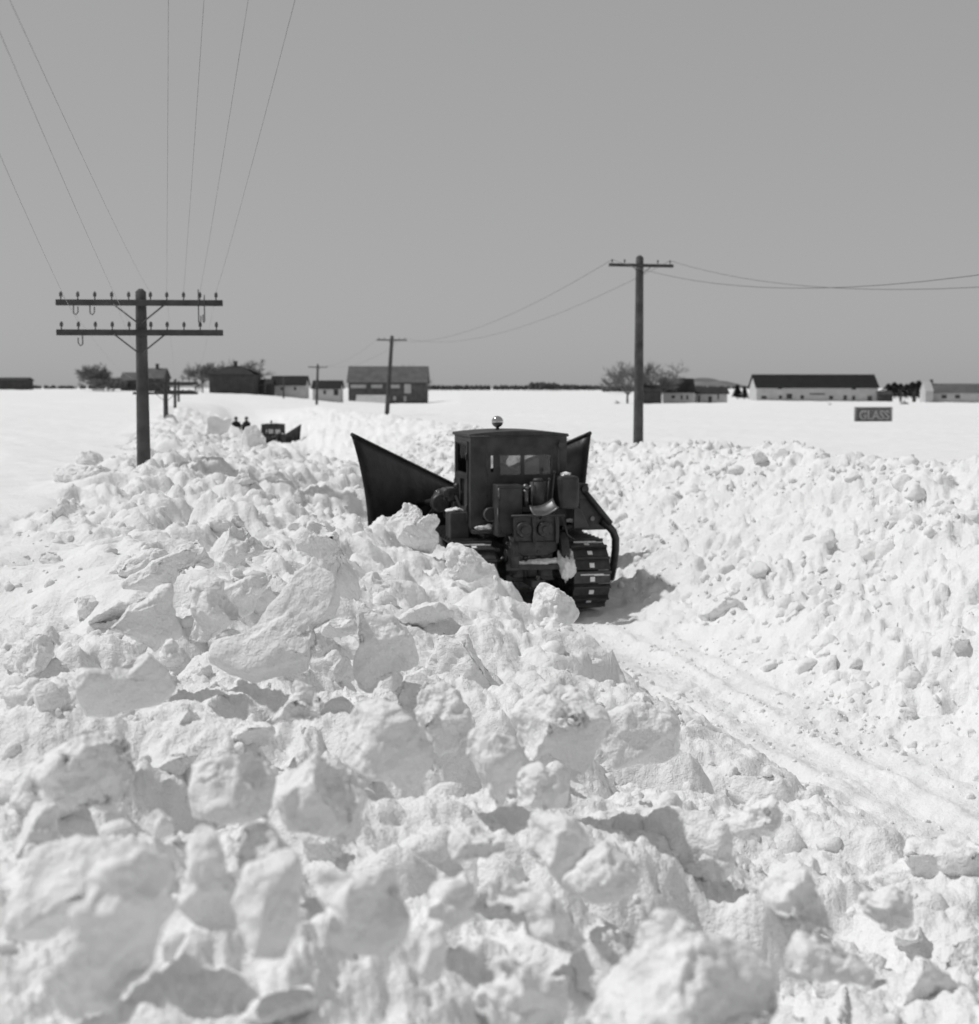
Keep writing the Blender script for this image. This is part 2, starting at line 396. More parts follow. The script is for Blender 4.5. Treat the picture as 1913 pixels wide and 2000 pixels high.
# outline, thickness (of width), yaw (+ faces right), tilt (+ leans back), squareness, facet cuts, roughness, label
HERO = [
 (c6((800,690),(960,600),(990,520),(1160,385),(1260,430),(1275,500),(1270,580),(1210,620),(1250,690),(1190,790),(1080,810),(960,830),(810,760)), .22, -6, 26, 6, 1, .3, "largest pale flat slab of snow standing on edge, wide and smooth faced"),
 (c6((655,560),(690,460),(770,405),(830,440),(840,500),(905,590),(850,640),(780,700),(690,720),(670,640)), .5, -14, 8, 4, 5, .9, "upright snow block split by a fissure, left of the largest flat slab"),
 (c6((850,495),(930,440),(1050,430),(1020,480),(985,580),(900,600)), .4, 15, 10, 4, 3, .8, "grey wedge of snow between the split block and the largest flat slab"),
 (c6((1165,230),(1220,190),(1260,230),(1330,260),(1370,360),(1390,480),(1370,560),(1290,500),(1250,370),(1160,340)), .55, 22, 5, 4, 5, .9, "tall snow pinnacle behind the top corner of the largest flat slab"),
 (c6((840,280),(880,190),(915,220),(950,270),(990,300),(1000,350),(930,370),(890,410),(850,370)), .6, 5, 10, 3.5, 5, 1, "knobbed snow block on the bank up behind the split block"),
 (c6((480,440),(690,310),(780,265),(800,330),(830,400),(700,430),(640,500),(560,480)), .45, 25, 20, 4, 4, .8, "long sloping ridge of snow crust at the left field edge"),
 (c6((430,640),(520,540),(650,480),(660,620),(680,690),(590,740),(540,700),(480,650)), .3, 32, 4, 5, 2, .4, "shaded hollow sided snow slab just above the rounded grey slab"),
 (c6((310,830),(340,790),(480,795),(560,735),(620,810),(640,890),(600,940),(440,970),(345,970)), .3, 30, -10, 6, 1, .25, "rounded grey slab with smooth shaded face, over a bright hollow at left"),
 (c6((600,730),(615,690),(650,685),(672,710),(668,760),(620,770)), .9, 0, 0, 2.6, 5, 1.2, "small bright snow knob beside the lower left corner of the largest slab"),
 (c6((1205,620),(1225,585),(1290,570),(1355,600),(1360,635),(1290,665),(1225,655)), .5, -10, 35, 4, 3, .8, "small bright plate of snow lying against the right edge of the largest slab"),
 (c6((1350,700),(1380,570),(1440,540),(1500,580),(1550,600),(1610,720),(1620,800),(1540,850),(1400,880),(1350,780)), .5, 18, 12, 4, 6, 1, "layered snow block with dark vertical cracks, right of the largest slab"),
 (b2((200,490),(250,300),(260,180),(380,130),(440,180),(540,250),(640,350),(665,420),(660,520),(560,700),(400,620),(300,590)), .5, 8, 18, 4, 5, .7, "broad tall snow block in the middle of the heap with smooth grey panels"),
 (c6((1065,890),(1090,825),(1180,850),(1240,920),(1220,990),(1080,1000),(1000,1000)), .5, -12, 20, 3.5, 4, 1, "bright bulging snow lump low beneath the largest slab"),
 (b2((530,130),(640,60),(760,80),(860,150),(890,260),(870,370),(780,450),(690,480),(620,330)), .6, 12, 10, 3.5, 5, 1.1, "rugged snow block with streaked side, left of the dark hole"),
 (b2((1070,280),(1150,200),(1260,110),(1480,110),(1580,190),(1600,260),(1660,380),(1670,460),(1610,570),(1400,620),(1290,560),(1130,540),(1110,420)), .75, 6, 6, 3.2, 5, 1, "big bright boulder of snow with a flat grey right side, beside the road"),
 (b2((850,380),(980,390),(1080,420),(1110,530),(1080,650),(1020,800),(930,680),(870,600),(800,520)), .5, -4, -4, 4, 4, .7, "wedge shaped snow block pointing down into the dark crevice"),
 (b2((1080,600),(1140,550),(1240,530),(1340,590),(1400,680),(1390,770),(1250,790),(1120,750)), .7, 10, 5, 3, 5, 1.2, "crumbly round snow lump at the foot of the big bright boulder"),
 (c7((515,1060),(620,1035),(750,1060),(800,1120),(780,1200),(690,1260),(540,1250)), .6, 38, 5, 3.2, 3, .6, "smooth shaded snow boulder on the road edge, right of the big bright boulder"),
 (b2((1075,800),(1180,770),(1330,800),(1460,960),(1460,1080),(1370,1160),(1230,1060),(1100,1020)), .6, -24, 14, 4, 5, .7, "snow block with two grey shaded facets beside the dark crevice"),
 (b2((1390,1140),(1470,1060),(1650,930),(1750,1040),(1800,1150),(1700,1230),(1500,1280)), .7, 20, 8, 3.5, 4, .8, "egg shaped snow block, bright at left and grey at right, in lower middle"),
 (b2((680,880),(860,820),(950,860),(1040,880),(1050,980),(960,1020),(850,1030),(740,1060)), .6, -10, 20, 3.2, 4, .9, "bright low snow lump left of the dark crevice"),
 (b2((950,1040),(1010,1000),(1240,1060),(1340,1150),(1480,1400),(1440,1530),(1300,1450),(1200,1440),(1100,1280),(920,1250)), .5, 10, 22, 4, 6, 1, "large pitted snow block leaning left in the lower middle foreground"),
 (b2((960,1560),(1060,1500),(1250,1590),(1330,1660),(1390,1780),(1340,1830),(1000,1830)), .6, 6, 20, 3.5, 4, .9, "rounded snow block at the bottom edge, below the large pitted block"),
 ([(1120,1890),(1200,1785),(1290,1750),(1370,1790),(1500,1830),(1545,1960),(1500,2040),(1130,2040)], .5, -5, 28, 3.4, 5, .9, "huge bright snow block at the bottom edge, right of middle"),
 (b3((860,1100),(1040,1090),(1170,1150),(1300,1190),(1400,1290),(1330,1370),(1070,1380),(890,1330)), .5, -4, 30, 4, 4, .9, "flat topped snow block at the lower right bottom with overhanging lip"),
 (b3((600,560),(640,480),(740,465),(870,410),(900,460),(880,590),(760,650),(650,640)), .6, 8, 8, 3.2, 5, 1, "upright snow lump with a little horn at the road edge, lower right"),
 (b3((690,900),(800,800),(1000,760),(1100,860),(1160,1000),(1150,1130),(950,1120),(850,1050),(770,1000)), .5, -8, 24, 3.5, 5, 1, "snow block with a dark cleft under its left side, lower right"),
 (b3((1180,980),(1270,880),(1450,850),(1560,920),(1540,1080),(1400,1150),(1260,1060)), .6, -12, 20, 3.4, 5, 1, "snow block at the lower right beyond the second dark cleft"),
 (b1((380,1150),(480,960),(640,800),(760,730),(850,780),(890,920),(920,1040),(1000,1140),(960,1320),(900,1500),(450,1520),(370,1320)), .42, 46, -6, 4, 3, .9, "dark shaded peak of snow in the blurred lower left foreground"),
 (b1((850,700),(960,560),(1100,600),(1130,690),(1240,900),(1240,1130),(1050,1150),(930,1000)), .5, -18, 16, 3.5, 4, .8, "tall bright snow block directly behind the dark shaded peak"),
 (b1((1100,690),(1210,580),(1330,510),(1450,570),(1560,690),(1500,740),(1330,830),(1150,840)), .5, -8, 22, 3.5, 4, 1, "bright hummock of snow up right from the tall bright block, lower left"),
 (b1((1220,1000),(1300,830),(1540,740),(1580,900),(1560,1100),(1500,1300),(1320,1260),(1240,1120)), .55, 12, 6, 4, 4, .6, "blurred snow block with a sharp upright edge, near the bottom left of middle"),
 (b2((-30,1200),(60,1040),(210,1080),(260,1010),(500,1040),(560,1250),(560,1500),(330,1560),(120,1470)), .5, 4, 14, 3.5, 6, .8, "broad blurred mass of snow at the bottom, left of middle"),
 (b2((560,1180),(680,1120),(810,1060),(880,1150),(890,1330),(760,1390),(620,1350)), .6, -6, 12, 3.2, 5, .9, "blurred snow lump with a bright top at the bottom, left of the pitted block"),
 (b2((560,1560),(590,1420),(670,1370),(720,1450),(700,1650),(600,1740)), .6, -14, 6, 3.2, 3, .7, "narrow blurred upright snow lump near the bottom edge"),
 (b1((970,360),(1000,270),(1180,220),(1340,190),(1420,270),(1450,400),(1430,560),(1200,590),(1000,550)), .6, 12, 8, 3.2, 5, 1, "boulder of snow with a bright left and pitted grey right side, left foreground"),
 (b1((1460,450),(1540,290),(1660,210),(1850,300),(1990,450),(1980,640),(1850,780),(1700,680),(1520,620)), .6, 14, 4, 3.2, 5, 1.1, "big pitted grey boulder of snow with crumbs along its top rim"),
 (b1((60,700),(440,570),(860,650),(840,760),(640,840),(480,960),(380,1060),(200,1120),(40,1120)), .16, -4, 48, 5, 1, .35, "wide smooth snow plate tilted flat at the lower left edge"),
 (b1((100,190),(300,120),(500,0),(600,40),(680,110),(740,330),(700,460),(520,470),(260,420),(80,320)), .5, 14, 24, 3.4, 6, .9, "lumpy snow mound at the left edge, right above the wide smooth plate"),
 (b1((740,590),(800,500),(830,490),(910,560),(900,640),(850,660)), .5, 10, 6, 4, 3, .7, "small pointed grey snow chip at the corner of the wide smooth plate"),
 (c1((1050,1110),(1055,1070),(1110,1015),(1165,1005),(1185,1060),(1230,1110),(1230,1170),(1100,1180)), .7, -8, 6, 3, 4, .8, "pointed knob of snow just in front of the tractor's rear end"),
 (c1((1180,1160),(1240,1100),(1290,1110),(1390,1170),(1440,1230),(1470,1330),(1380,1400),(1240,1390),(1180,1280)), .7, -2, 14, 3, 4, 1, "snow mound beside the foot of the tractor's right track"),
 (c1((270,745),(330,700),(400,625),(440,605),(490,640),(510,690),(600,680),(640,740),(600,800),(690,865),(560,920),(350,860)), .6, -4, 14, 3, 5, 1, "snow hump hiding the foot of the near tractor's left plough wing"),
 (c1((640,900),(690,862),(760,880),(805,865),(860,925),(925,985),(950,1080),(800,1110),(650,1050)), .6, -6, 12, 3, 5, 1.1, "snow heap lying against the near tractor's hidden left track"),
 (d2((220,190),(330,165),(430,215),(540,190),(560,300),(500,420),(350,500),(190,480),(220,330)), .4, 20, 0, 5, 2, .5, "smooth grey snow slab on the far bank, left of the distant tractor"),
 (d2((700,740),(740,480),(830,230),(920,250),(1080,540),(1100,650),(980,720),(880,750)), .5, 10, 6, 4, 4, .7, "pointed snow slab on the far bank right in front of the distant tractor"),
]
ICO = {}
def ico(sub):
    if sub not in ICO:
        bm = bmesh.new(); bmesh.ops.create_icosphere(bm, subdivisions=sub, radius=1)
        V = np.array([v.co[:] for v in bm.verts]); Fc = np.array([[v.index for v in f.verts] for f in bm.faces]); bm.free()
        ICO[sub] = (V, Fc)
    V, Fc = ICO[sub]
    return V.copy(), Fc
def vnormals(V, Fc):
    n = np.cross(V[Fc[:, 1]] - V[Fc[:, 0]], V[Fc[:, 2]] - V[Fc[:, 0]])
    N = np.zeros_like(V)
    for k in range(3): np.add.at(N, Fc[:, k], n)
    return N / np.maximum(np.linalg.norm(N, axis=1, keepdims=True), 1e-9)
def relax(V, Fc, n):
    """evens out the spacing of the points"""
    a = np.concatenate([Fc[:, 0], Fc[:, 1], Fc[:, 2], Fc[:, 1], Fc[:, 2], Fc[:, 0]]); b = np.concatenate([Fc[:, 1], Fc[:, 2], Fc[:, 0], Fc[:, 0], Fc[:, 1], Fc[:, 2]])
    cnt = np.bincount(a, minlength=len(V))[:, None]
    for _ in range(n):
        S = np.stack([np.bincount(a, V[b, k], len(V)) for k in range(3)], 1)
        V = V * .45 + S / cnt * .55
    return V
def poly_r(poly, th):
    """radius of a star-shaped polygon about the origin"""
    P = np.array(poly); Q = np.roll(P, -1, 0)
    r = np.zeros_like(th)
    dx, dy = np.cos(th), np.sin(th)
    for p, q in zip(P, Q):
        e = q - p
        den = dx * e[1] - dy * e[0]
        den = np.where(np.abs(den) < 1e-9, 1e-9, den)
        tt = (p[0] * e[1] - p[1] * e[0]) / den
        uu = (p[0] * dy - p[1] * dx) / den
        ok = (tt > 0) & (uu >= -1e-6) & (uu <= 1 + 1e-6)
        r = np.where(ok, np.maximum(r, tt), r)
    return r
def rough_up(V, Fc, size, rough, off, seed):
    """breaks a smooth block up: undulation, pitted patches, crumbs"""
    for amp, wl, octs in ((.050, .55, 3),):
        N = vnormals(V, Fc)
        q = (V + off) / (size * wl)
        V = V + N * (fbm(q[:, 0], q[:, 1], q[:, 2], octs, seed) * amp * size)[:, None]
    N = vnormals(V, Fc)
    q = (V + off)
    patch = np.clip(vnoise(q[:, 0] / (size * .33), q[:, 1] / (size * .33), q[:, 2] / (size * .33), seed + 20) * 1.6 + .35, .08, 1)
    f1 = fbm(q[:, 0] * 9, q[:, 1] * 9, q[:, 2] * 9, 4, seed + 30, .6)
    rid = 1 - np.abs(fbm(q[:, 0] * 5, q[:, 1] * 5, q[:, 2] * 5, 3, seed + 40))
    d = patch * f1 * .034 * rough - np.clip(rid - .84, 0, 1) * .07 * rough * patch + fbm(q[:, 0] * 30, q[:, 1] * 30, q[:, 2] * 30, 2, seed + 60) * .0045 * (.5 + rough)
    return V + N * (d * min(1.0, size / .42 + .1))[:, None]
heroes = []
POLYS = []
for hi, (poly, th, yaw, tilt, pw, cuts, rough, label) in enumerate(HERO):
    P = np.array(poly); x0, y0 = P.min(0); x1, y1 = P.max(0)
    cx, cy = P.mean(0)
    lift = .05 if cy > 900 else 0.0
    D = hit(cx, min(y1 - .12 * (y1 - y0), 1990), 1.8, lift)
    D *= {28: .93}.get(hi, 1.0)
    m = D / F
    rr = random.Random(100 + hi)
    ps, ts = math.radians(yaw), math.radians(tilt)
    R = np.array([math.cos(ps), math.sin(ps), 0]); U = np.array([-math.sin(ps) * math.sin(ts), math.cos(ps) * math.sin(ts), math.cos(ts)])
    N = np.cross(R, U)
    kx, ky = m / math.cos(ps), m / max(.35, math.cos(ts - math.atan((cy - 757) / F)))
    pl = [((a - cx) * kx, -(b - cy) * ky) for a, b in poly]
    Wd = (x1 - x0) * kx; Hd = (y1 - y0) * ky; size = math.sqrt(Wd * Hd)
    thick = max(th, .3) * size * (.55 if th < .45 else .72)
    sub = 6 if (x1 - x0) > 110 and cy > 1000 else 5
    V, Fc = ico(sub)
    rho = np.hypot(V[:, 0], V[:, 1]); thv = np.arctan2(V[:, 1], V[:, 0])
    scl = (rho ** pw + np.abs(V[:, 2]) ** pw) ** (-1 / pw)
    pr = poly_r(pl, thv)
    Q = np.stack([scl * rho * pr * np.cos(thv), scl * rho * pr * np.sin(thv), scl * V[:, 2] * thick], 1)
    if th >= .45:
        for n, f_ in ((np.array([-.80, .12, .58]), rr.uniform(.50, .66)), (np.array([.66, rr.uniform(-.1, .15), .74]), rr.uniform(.58, .74)), (np.array([rr.uniform(-.2, .2), .75, .62]), rr.uniform(.6, .8))):
            n = n / np.linalg.norm(n)
            dd = Q @ n
            Q = Q - np.maximum(0, dd - dd.max() * f_)[:, None] * n * .9
    for k in range(cuts):
        n = np.array([rr.gauss(0, .5) / Wd, rr.gauss(0, .5) / Hd, rr.choice((1, 1, 1, -1)) * rr.uniform(.35, .8) / (2 * thick)])
        n /= np.linalg.norm(n)
        dd = Q @ n; lim = dd.max() * rr.uniform(.55, .85)
        Q = Q - np.maximum(0, dd - lim)[:, None] * n * .97
    Q = relax(Q, Fc, 2)
    VN = vnormals(Q, Fc)
    for k in range(int((26 if sub == 6 else 14) * (.3 if rough < .75 else 1))):
        j = rr.randrange(len(Q))
        n = VN[j] + np.array([rr.gauss(0, .45), rr.gauss(0, .45), rr.gauss(0, .45)]); n /= np.linalg.norm(n)
        loc = np.exp(-(((Q - Q[j]) ** 2).sum(1)) / (size * rr.uniform(.14, .34)) ** 2)
        dd = (Q - Q[j]) @ n + size * rr.uniform(.008, .035)
        Q = Q - (np.clip(dd, 0, min(.07 * size, .3 * thick)) * np.clip(loc * 2.2, 0, 1))[:, None] * n
    Q = relax(Q, Fc, 9 if hi in (14, 32, 33) else 2)
    Q = rough_up(Q, Fc, size, rough, np.array([hi * 7.7, hi * 3.1, 0]), 50 + hi)
    C = np.array(at(cx, cy, D + .10 * size)) - N * thick * .6
    Wv = Q[:, :1] * R + Q[:, 1:2] * U + Q[:, 2:] * N
    o = mesh_np("snow_block", Wv, Fc, M['block'])
    o.location = C
    tag(o, label, "snow block", "large blocks of ploughed snow")
    heroes.append((C, size, D, (x0, y0, x1, y1)))
    POLYS.append(P)
HC = np.array([[h[0][0], h[0][1] + .1 * h[1], .72 * h[1]] for h in heroes])

# ---------------------------------------------------------------- the ground: one sheet from the camera's feet to the horizon
rows = [0.25, .5, .8, 1.1, 1.4]
r = 1.6
while r < 60: rows.append(r); r *= 1.0045
while r < 9000: rows.append(r); r *= 1.022
rows = np.array(rows)
fine = np.arange(-24, 24.001, .09)
lo, hi_ = [], []
a, stp = -24.0, .15
while a > -178: a -= stp; stp = min(stp * 1.12, 6); lo.append(a)
angs = np.concatenate([np.array([x for x in lo if x > -180])[::-1], fine, -np.array([x for x in lo if x > -180])])
angs = np.radians(angs)
RR, AA = np.meshgrid(rows, angs, indexing='ij')
GX, GY = RR * np.sin(AA), RR * np.cos(AA)
def ground(X, Y, detail=True):
    Z = base_z(X, Y)
    s, t = st(X, Y)
    d = np.hypot(X, Y)
    inb = sstep(100, 85, s) * sstep(-30, -20, s)
    edge = fbm(X * .55, Y * .55, X * 0, 3, 5) * .7
    left = sstep(-6.9, -5.9, t + edge * .8) * sstep(.1, -.5, t + edge * .45 - .25 * sstep(-8, -11, s))
    for qx, qy, qr in ((-3.2, 10.6, .9), (-2.3, 9.9, .6), (-4.2, 11.6, .9), (-4.6, 13.6, 1.0)):
        left = left * (1 - .9 * np.exp(-((X - qx) ** 2 + (Y - qy) ** 2) / (qr * qr)))
    right = sstep(1.0, 2.4, t + edge * .5) * sstep(8.8, 7.2, t + edge * .6)
    ahead = sstep(6.0, 7.0, s) * sstep(-1.0, -.3, t) * sstep(2.8, 2.0, t)
    lm = np.clip(left, 0, 1) * inb; rm = np.clip(right, 0, 1) * inb
    nearcut = sstep(1.7, 2.6, d)
    m = np.clip(lm + rm + ahead * inb, 0, 1)
    hm = np.ones_like(X)
    for hx, hy, hr in HC:
        hm = np.minimum(hm, 1 - .95 * np.exp(-((X - hx) ** 2 + (Y - hy) ** 2) / (hr * hr * 1.2)))
    wx = X + .12 * vnoise(X * 2.3, Y * 2.3, X * 0, 71); wy = Y + .12 * vnoise(X * 2.3, Y * 2.3, X * 0 + 5, 72)
    big = chunks(wx, wy, 1.0, 3, 1.0, .6) * .36
    mid = chunks(wx, wy, .46, 4, 1.3, .7) * .13
    sml = chunks(wx, wy, .20, 6, 1.2, .7) * .05
    Z = Z + lm * nearcut * (hm * (big - .18) - .07 - .13 * sstep(14, 10, Y) * sstep(-1.2, -2.0, t)) + np.clip(rm + ahead * inb, 0, 1) * (big * .40 - .08)
    Z = Z + np.clip(m - rm, 0, 1) * nearcut * (.25 + .75 * hm) * (1 - .55 * lm * sstep(19, 10, d)) * (mid - .09)
    ux, uy = wx + .10 * vnoise(X * 5, Y * 5, X * 0, 73), wy + .10 * vnoise(X * 5, Y * 5, X * 0 + 5, 74)
    Z = Z + rm * (lumps(ux, uy, .62, 13) * .10 * np.clip(vnoise(X * .8, Y * .8, X * 0, 75) + .45, 0, 1) + lumps(ux + 2, uy, .31, 14) * .05 + mid * .16 - .03 + fbm(X * 1.1, Y * 1.1, X * 0, 3, 76) * .10)
    Z = Z + m * nearcut * (sml * (1 + .5 * rm - .7 * lm * sstep(21, 12, d)) - .02)
    cr = lumps(wx, wy, .13, 9) * .055 + lumps(wx * 1.02 + 3, wy, .07, 10) * .032
    Z = Z + m * nearcut * cr * (1 + .25 * rm - .6 * lm * sstep(21, 12, d))
    Z = Z + m * nearcut * (fbm(X * 6, Y * 6, X * 0, 5, 15, .65) * .034 - np.clip(fbm(X * 3.2, Y * 3.2, X * 0, 3, 16) - .42, 0, 1) * .30)
    for (C, size, D, (x0, y0, x1, y1)) in heroes:
        wpx = (x1 - x0) / F * D
        lat = np.abs(X * D / np.maximum(Y, .5) - (( .5 * (x0 + x1) - CX) / F * D)) / (wpx * .5)
        yb = min(y1 - .10 * (y1 - y0), 2080)
        d_ = ray(.5 * (x0 + x1), yb)
        zr_ = EYE + d_[2] / d_[1] * Y
        wgt = sstep(1.05, .7, lat) * sstep(D - 2.8 * size - .8, D - 1.5 * size - .3, Y) * sstep(D + .25 * size, D, Y)
        nz_ = .35 * size * np.clip(vnoise(X * 2.2 / size, Y * 2.2 / size, X * 0, 91) - .1, -.4, 1)
        Z = Z - .97 * wgt * np.maximum(0, Z - zr_ - nz_)
    # wind drifts on the fields, scraped floor of the cut
    fl = 1 - m
    far = sstep(60, 20, d)
    ws, wt = s * .35 + t * .9, t * .35 - s * .9
    Z = Z + fl * (fbm(ws * .35, wt * .07, X * 0, 4, 25) * .09 * sstep(2, 5, d) + fbm(ws * 1.6, wt * .45, X * 0, 4, 26) * .030 * sstep(120, 60, d))
    Z = Z + fl * .22 * sstep(25, 60, d) * sstep(600, 200, d) * fbm(ws * .06, wt * .018, X * 0, 4, 27)
    road = sstep(-.6, .3, t) * sstep(2.2, 1.4, t) * inb
    Z = Z + road * (1 - m) * (fbm(t * 7, s * .5, X * 0, 4, 28) * .005 + fbm(X * 5, Y * 5, X * 0, 4, 29) * .024 + lumps(X, Y, .13, 31) * .04 * np.clip(vnoise(X * 1.3, Y * 1.3, X * 0, 33) * 1.4, 0, 1))
    Z = Z + road * (1 - m) * .022 * sstep(.5, .6, t) * sstep(1.15, 1.05, t) * sstep(.5, -.5, s) * np.clip(vnoise(X * .9, Y * .9, X * 0, 35) + .5, 0, 1) * np.maximum(0, np.cos(s * 2 * math.pi / .2)) ** 2
    lip = np.exp(-((t - .85 + .1 * vnoise(s * .6, t * 0, t * 0, 40)) / .10) ** 2) * .05 * sstep(.5, -1, s) + np.exp(-((t - 1.25) / .14) ** 2) * .03
    Z = Z + road * lip * sstep(0, -1.5, s)
    return Z
GZ = ground(GX, GY)
nr_, nc_ = GX.shape
V = np.stack([GX.ravel(), GY.ravel(), GZ.ravel()], 1)
I = np.arange(nr_ * nc_).reshape(nr_, nc_)
q = np.stack([I[:-1, :-1].ravel(), I[1:, :-1].ravel(), I[1:, 1:].ravel(), I[:-1, 1:].ravel()], 1)
q2 = np.stack([I[:-1, -1], I[1:, -1], I[1:, 0], I[:-1, 0]], 1)
gnd = mesh_np("snow_ground", V, np.concatenate([q, q2])[:, ::-1], M['snow'])
tag(gnd, kind="structure")
def gz(x, y):
    return float(ground(np.array([[x]]), np.array([[y]]))[0, 0])
def fz(x, y): return float(field_z(x, y))

# ---------------------------------------------------------------- medium lumps: things; fine crumbs: stuff
LUMP = []
for k in range(14):
    V, Fc = ico(5)
    rr = random.Random(900 + k)
    for c in range(13):
        n = np.array([rr.gauss(0, 1) for _ in range(3)]); n /= np.linalg.norm(n)
        dd = V @ n; lim = rr.uniform(.42, .74)
        V = V - np.maximum(0, dd - lim)[:, None] * n * .98
    V = V / .72 * np.array([rr.uniform(.8, 1.35), rr.uniform(.7, 1.1), rr.uniform(.5, .85)])
    N = vnormals(V, Fc)
    V = V + N * (fbm(V[:, 0] * 2.2 + k * 9, V[:, 1] * 2.2, V[:, 2] * 2.2, 5, 300 + k, .62) * .11)[:, None]
    LUMP.append((V, Fc))
lump_mesh = []
for k, (V, Fc) in enumerate(LUMP):
    o = mesh_np("snow_lump", V, Fc, M['block']); lump_mesh.append(o.data); bpy.data.objects.remove(o)
def place_lump(x, y, r, group, label, sink=.25):
    p = proj((x, y, gz(x, y)))
    rpx = r * F / y
    for C, size, D, (x0, y0, x1, y1) in heroes:
        mx = .05 * (x1 - x0)
        if y < D + .1 and x0 + mx - rpx < p[0] < x1 - mx + rpx and y0 - rpx < p[1] < y1 + rpx: return False
    if label == 'loose snow lump':
        hi = min(range(len(heroes)), key=lambda k: (heroes[k][0][0] - x) ** 2 + (heroes[k][0][1] - y) ** 2)
        if len(near_h.get(hi, [])) >= 6: return False
    o = bpy.data.objects.new("snow_lump", rnd.choice(lump_mesh)); col.objects.link(o)
    o.location = (x, y, gz(x, y) + r * (.35 - sink)); o.scale = (r,) * 3
    o.rotation_euler = (rnd.uniform(-.7, .7), rnd.uniform(-.7, .7), rnd.uniform(0, 6.28))
    tag(o, label, "snow lump", group)
    if label == "loose snow lump":
        hi = min(range(len(heroes)), key=lambda k: (heroes[k][0][0] - x) ** 2 + (heroes[k][0][1] - y) ** 2)
        near_h.setdefault(hi, []).append((r * F / y, o))
    else: right_l.append((r * F / y, y, o))
    return True
near_h = {}
right_l = []
n = 0
lefts = []
while n < 110:
    s, t = rnd.uniform(-15.5, 16), rnd.uniform(-7.0, -.2)
    x, y = w2(s, t)
    if y < 3.2 or abs(x / y) > .36: continue
    if rnd.random() > min(1, 7 / y + .15): continue
    r = rnd.choice((.09, .11, .14, .17, .21, .26)) * rnd.uniform(.8, 1.2) * min(1.25, .55 + .05 * y)
    if t > -1.6 and s > -.6: continue
    n += place_lump(x, y, r, "lumps of snow on the left bank", "loose snow lump")
n = 0
while n < 27:
    s, t = rnd.uniform(-10, 22), rnd.uniform(1.5, 6.8)
    x, y = w2(s, t)
    if y < 3.2 or abs(x / y) > .37: continue
    r = rnd.choice((.08, .10, .13, .2, .26)) * rnd.uniform(.8, 1.2)
    n += place_lump(x, y, r, "lumps of snow on the right bank", "broken lump of snow on the crumbly slope right of the road", .5)
right_l.sort(key=lambda q: q[1])
ORD = ["largest", "second largest", "third largest", "fourth largest", "fifth largest", "sixth largest", "seventh largest", "eighth largest", "ninth largest"]
for bnd, nm in ((0, "nearest stretch of the slope right of the road"), (1, "middle stretch of the slope right of the road"), (2, "far stretch of the slope right of the road")):
    for k, (_, _, o) in enumerate(sorted(right_l[bnd * 9:bnd * 9 + 9], key=lambda q: -q[0])):
        o["label"] = ORD[k] + " lump on the " + nm
for hi, lst in near_h.items():
    nm = " ".join(HERO[hi][7].split(",")[0].split()[:10])
    for k, (_, o) in enumerate(sorted(lst, key=lambda q: -q[0])):
        o["label"] = (ORD[k] if k < 9 else "tiny") + " loose lump by the " + nm
def crumbs(name, count, srange, trange, rr_, seed, label, sink=.12):
    g = np.random.default_rng(seed)
    s = g.uniform(*srange, count * 6); t = g.uniform(*trange, count * 6)
    x, y = w2(s, t)
    dens = vnoise(x * .9, y * .9, x * 0, seed) * .9 + .35
    ok = (y > 2.8) & (np.abs(x / np.maximum(y, .1)) < .40) & (g.random(len(x)) < np.clip(dens * 1.4, .03, 1))
    ok &= ~((s > -.3) & (s < 6) & (np.abs(t) < 1.5))
    f_ = y * cP - (base_z(x, y) - EYE) * sP
    u_ = CX + F * x / f_; v_ = CY - F * (y * sP + (base_z(x, y) - EYE) * cP) / f_
    for (C, size, D, (x0, y0, x1, y1)) in heroes:
        mx, my = .04 * (x1 - x0), .06 * (y1 - y0)
        ok &= ~((y < D + .3 * size) & (u_ > x0 + mx) & (u_ < x1 - mx) & (v_ > y0 + my) & (v_ < y1 - my))
    x, y = x[ok][:count], y[ok][:count]
    z = ground(x[:, None], y[:, None])[:, 0]
    rad = rr_[0] * (rr_[1] / rr_[0]) ** (g.random(len(x)) ** 2.2)
    V0, F0 = ico(2 if rr_[1] < .15 else 3)
    n = len(x); nv = len(V0)
    Vb = np.repeat(V0[None], n, 0)
    for c in range(6):
        nn = g.normal(size=(n, 3)); nn /= np.linalg.norm(nn, axis=1, keepdims=True)
        lim = g.uniform(.5, .85, (n, 1))
        dd = np.einsum('ijk,ik->ij', Vb, nn)
        Vb = Vb - np.maximum(0, dd - lim)[:, :, None] * nn[:, None]
    Vb = Vb * (1 + g.normal(0, .05, (n, nv, 1))) * g.uniform(.7, 1.2, (n, 1, 3)) * rad[:, None, None]
    Vb = Vb + np.stack([x, y, z - rad * sink], 1)[:, None]
    Fb = (F0[None] + (np.arange(n) * nv)[:, None, None]).reshape(-1, 3)
    o = mesh_np(name, Vb.reshape(-1, 3), Fb, M['block'], smooth=True)
    tag(o, label, "snow rubble", kind="stuff")
crumbs("snow_rubble", 3600, (-11, 30), (1.4, 7.2), (.012, .07), 41, "fine crumbly snow rubble strewn down the slope right of the road")
crumbs("snow_rubble", 2400, (-16, 30), (-6.6, .1), (.02, .11), 42, "fine snow crumbs between the big blocks left of the road")
crumbs("snow_rubble", 2300, (-11, 36), (1.5, 7.2), (.035, .19), 44, "half buried snow clods on the slope right of the road", .42)
crumbs("snow_rubble", 700, (-12, 0), (-.2, 1.6), (.008, .045), 43, "loose snow crumbs scattered over the scraped road floor")

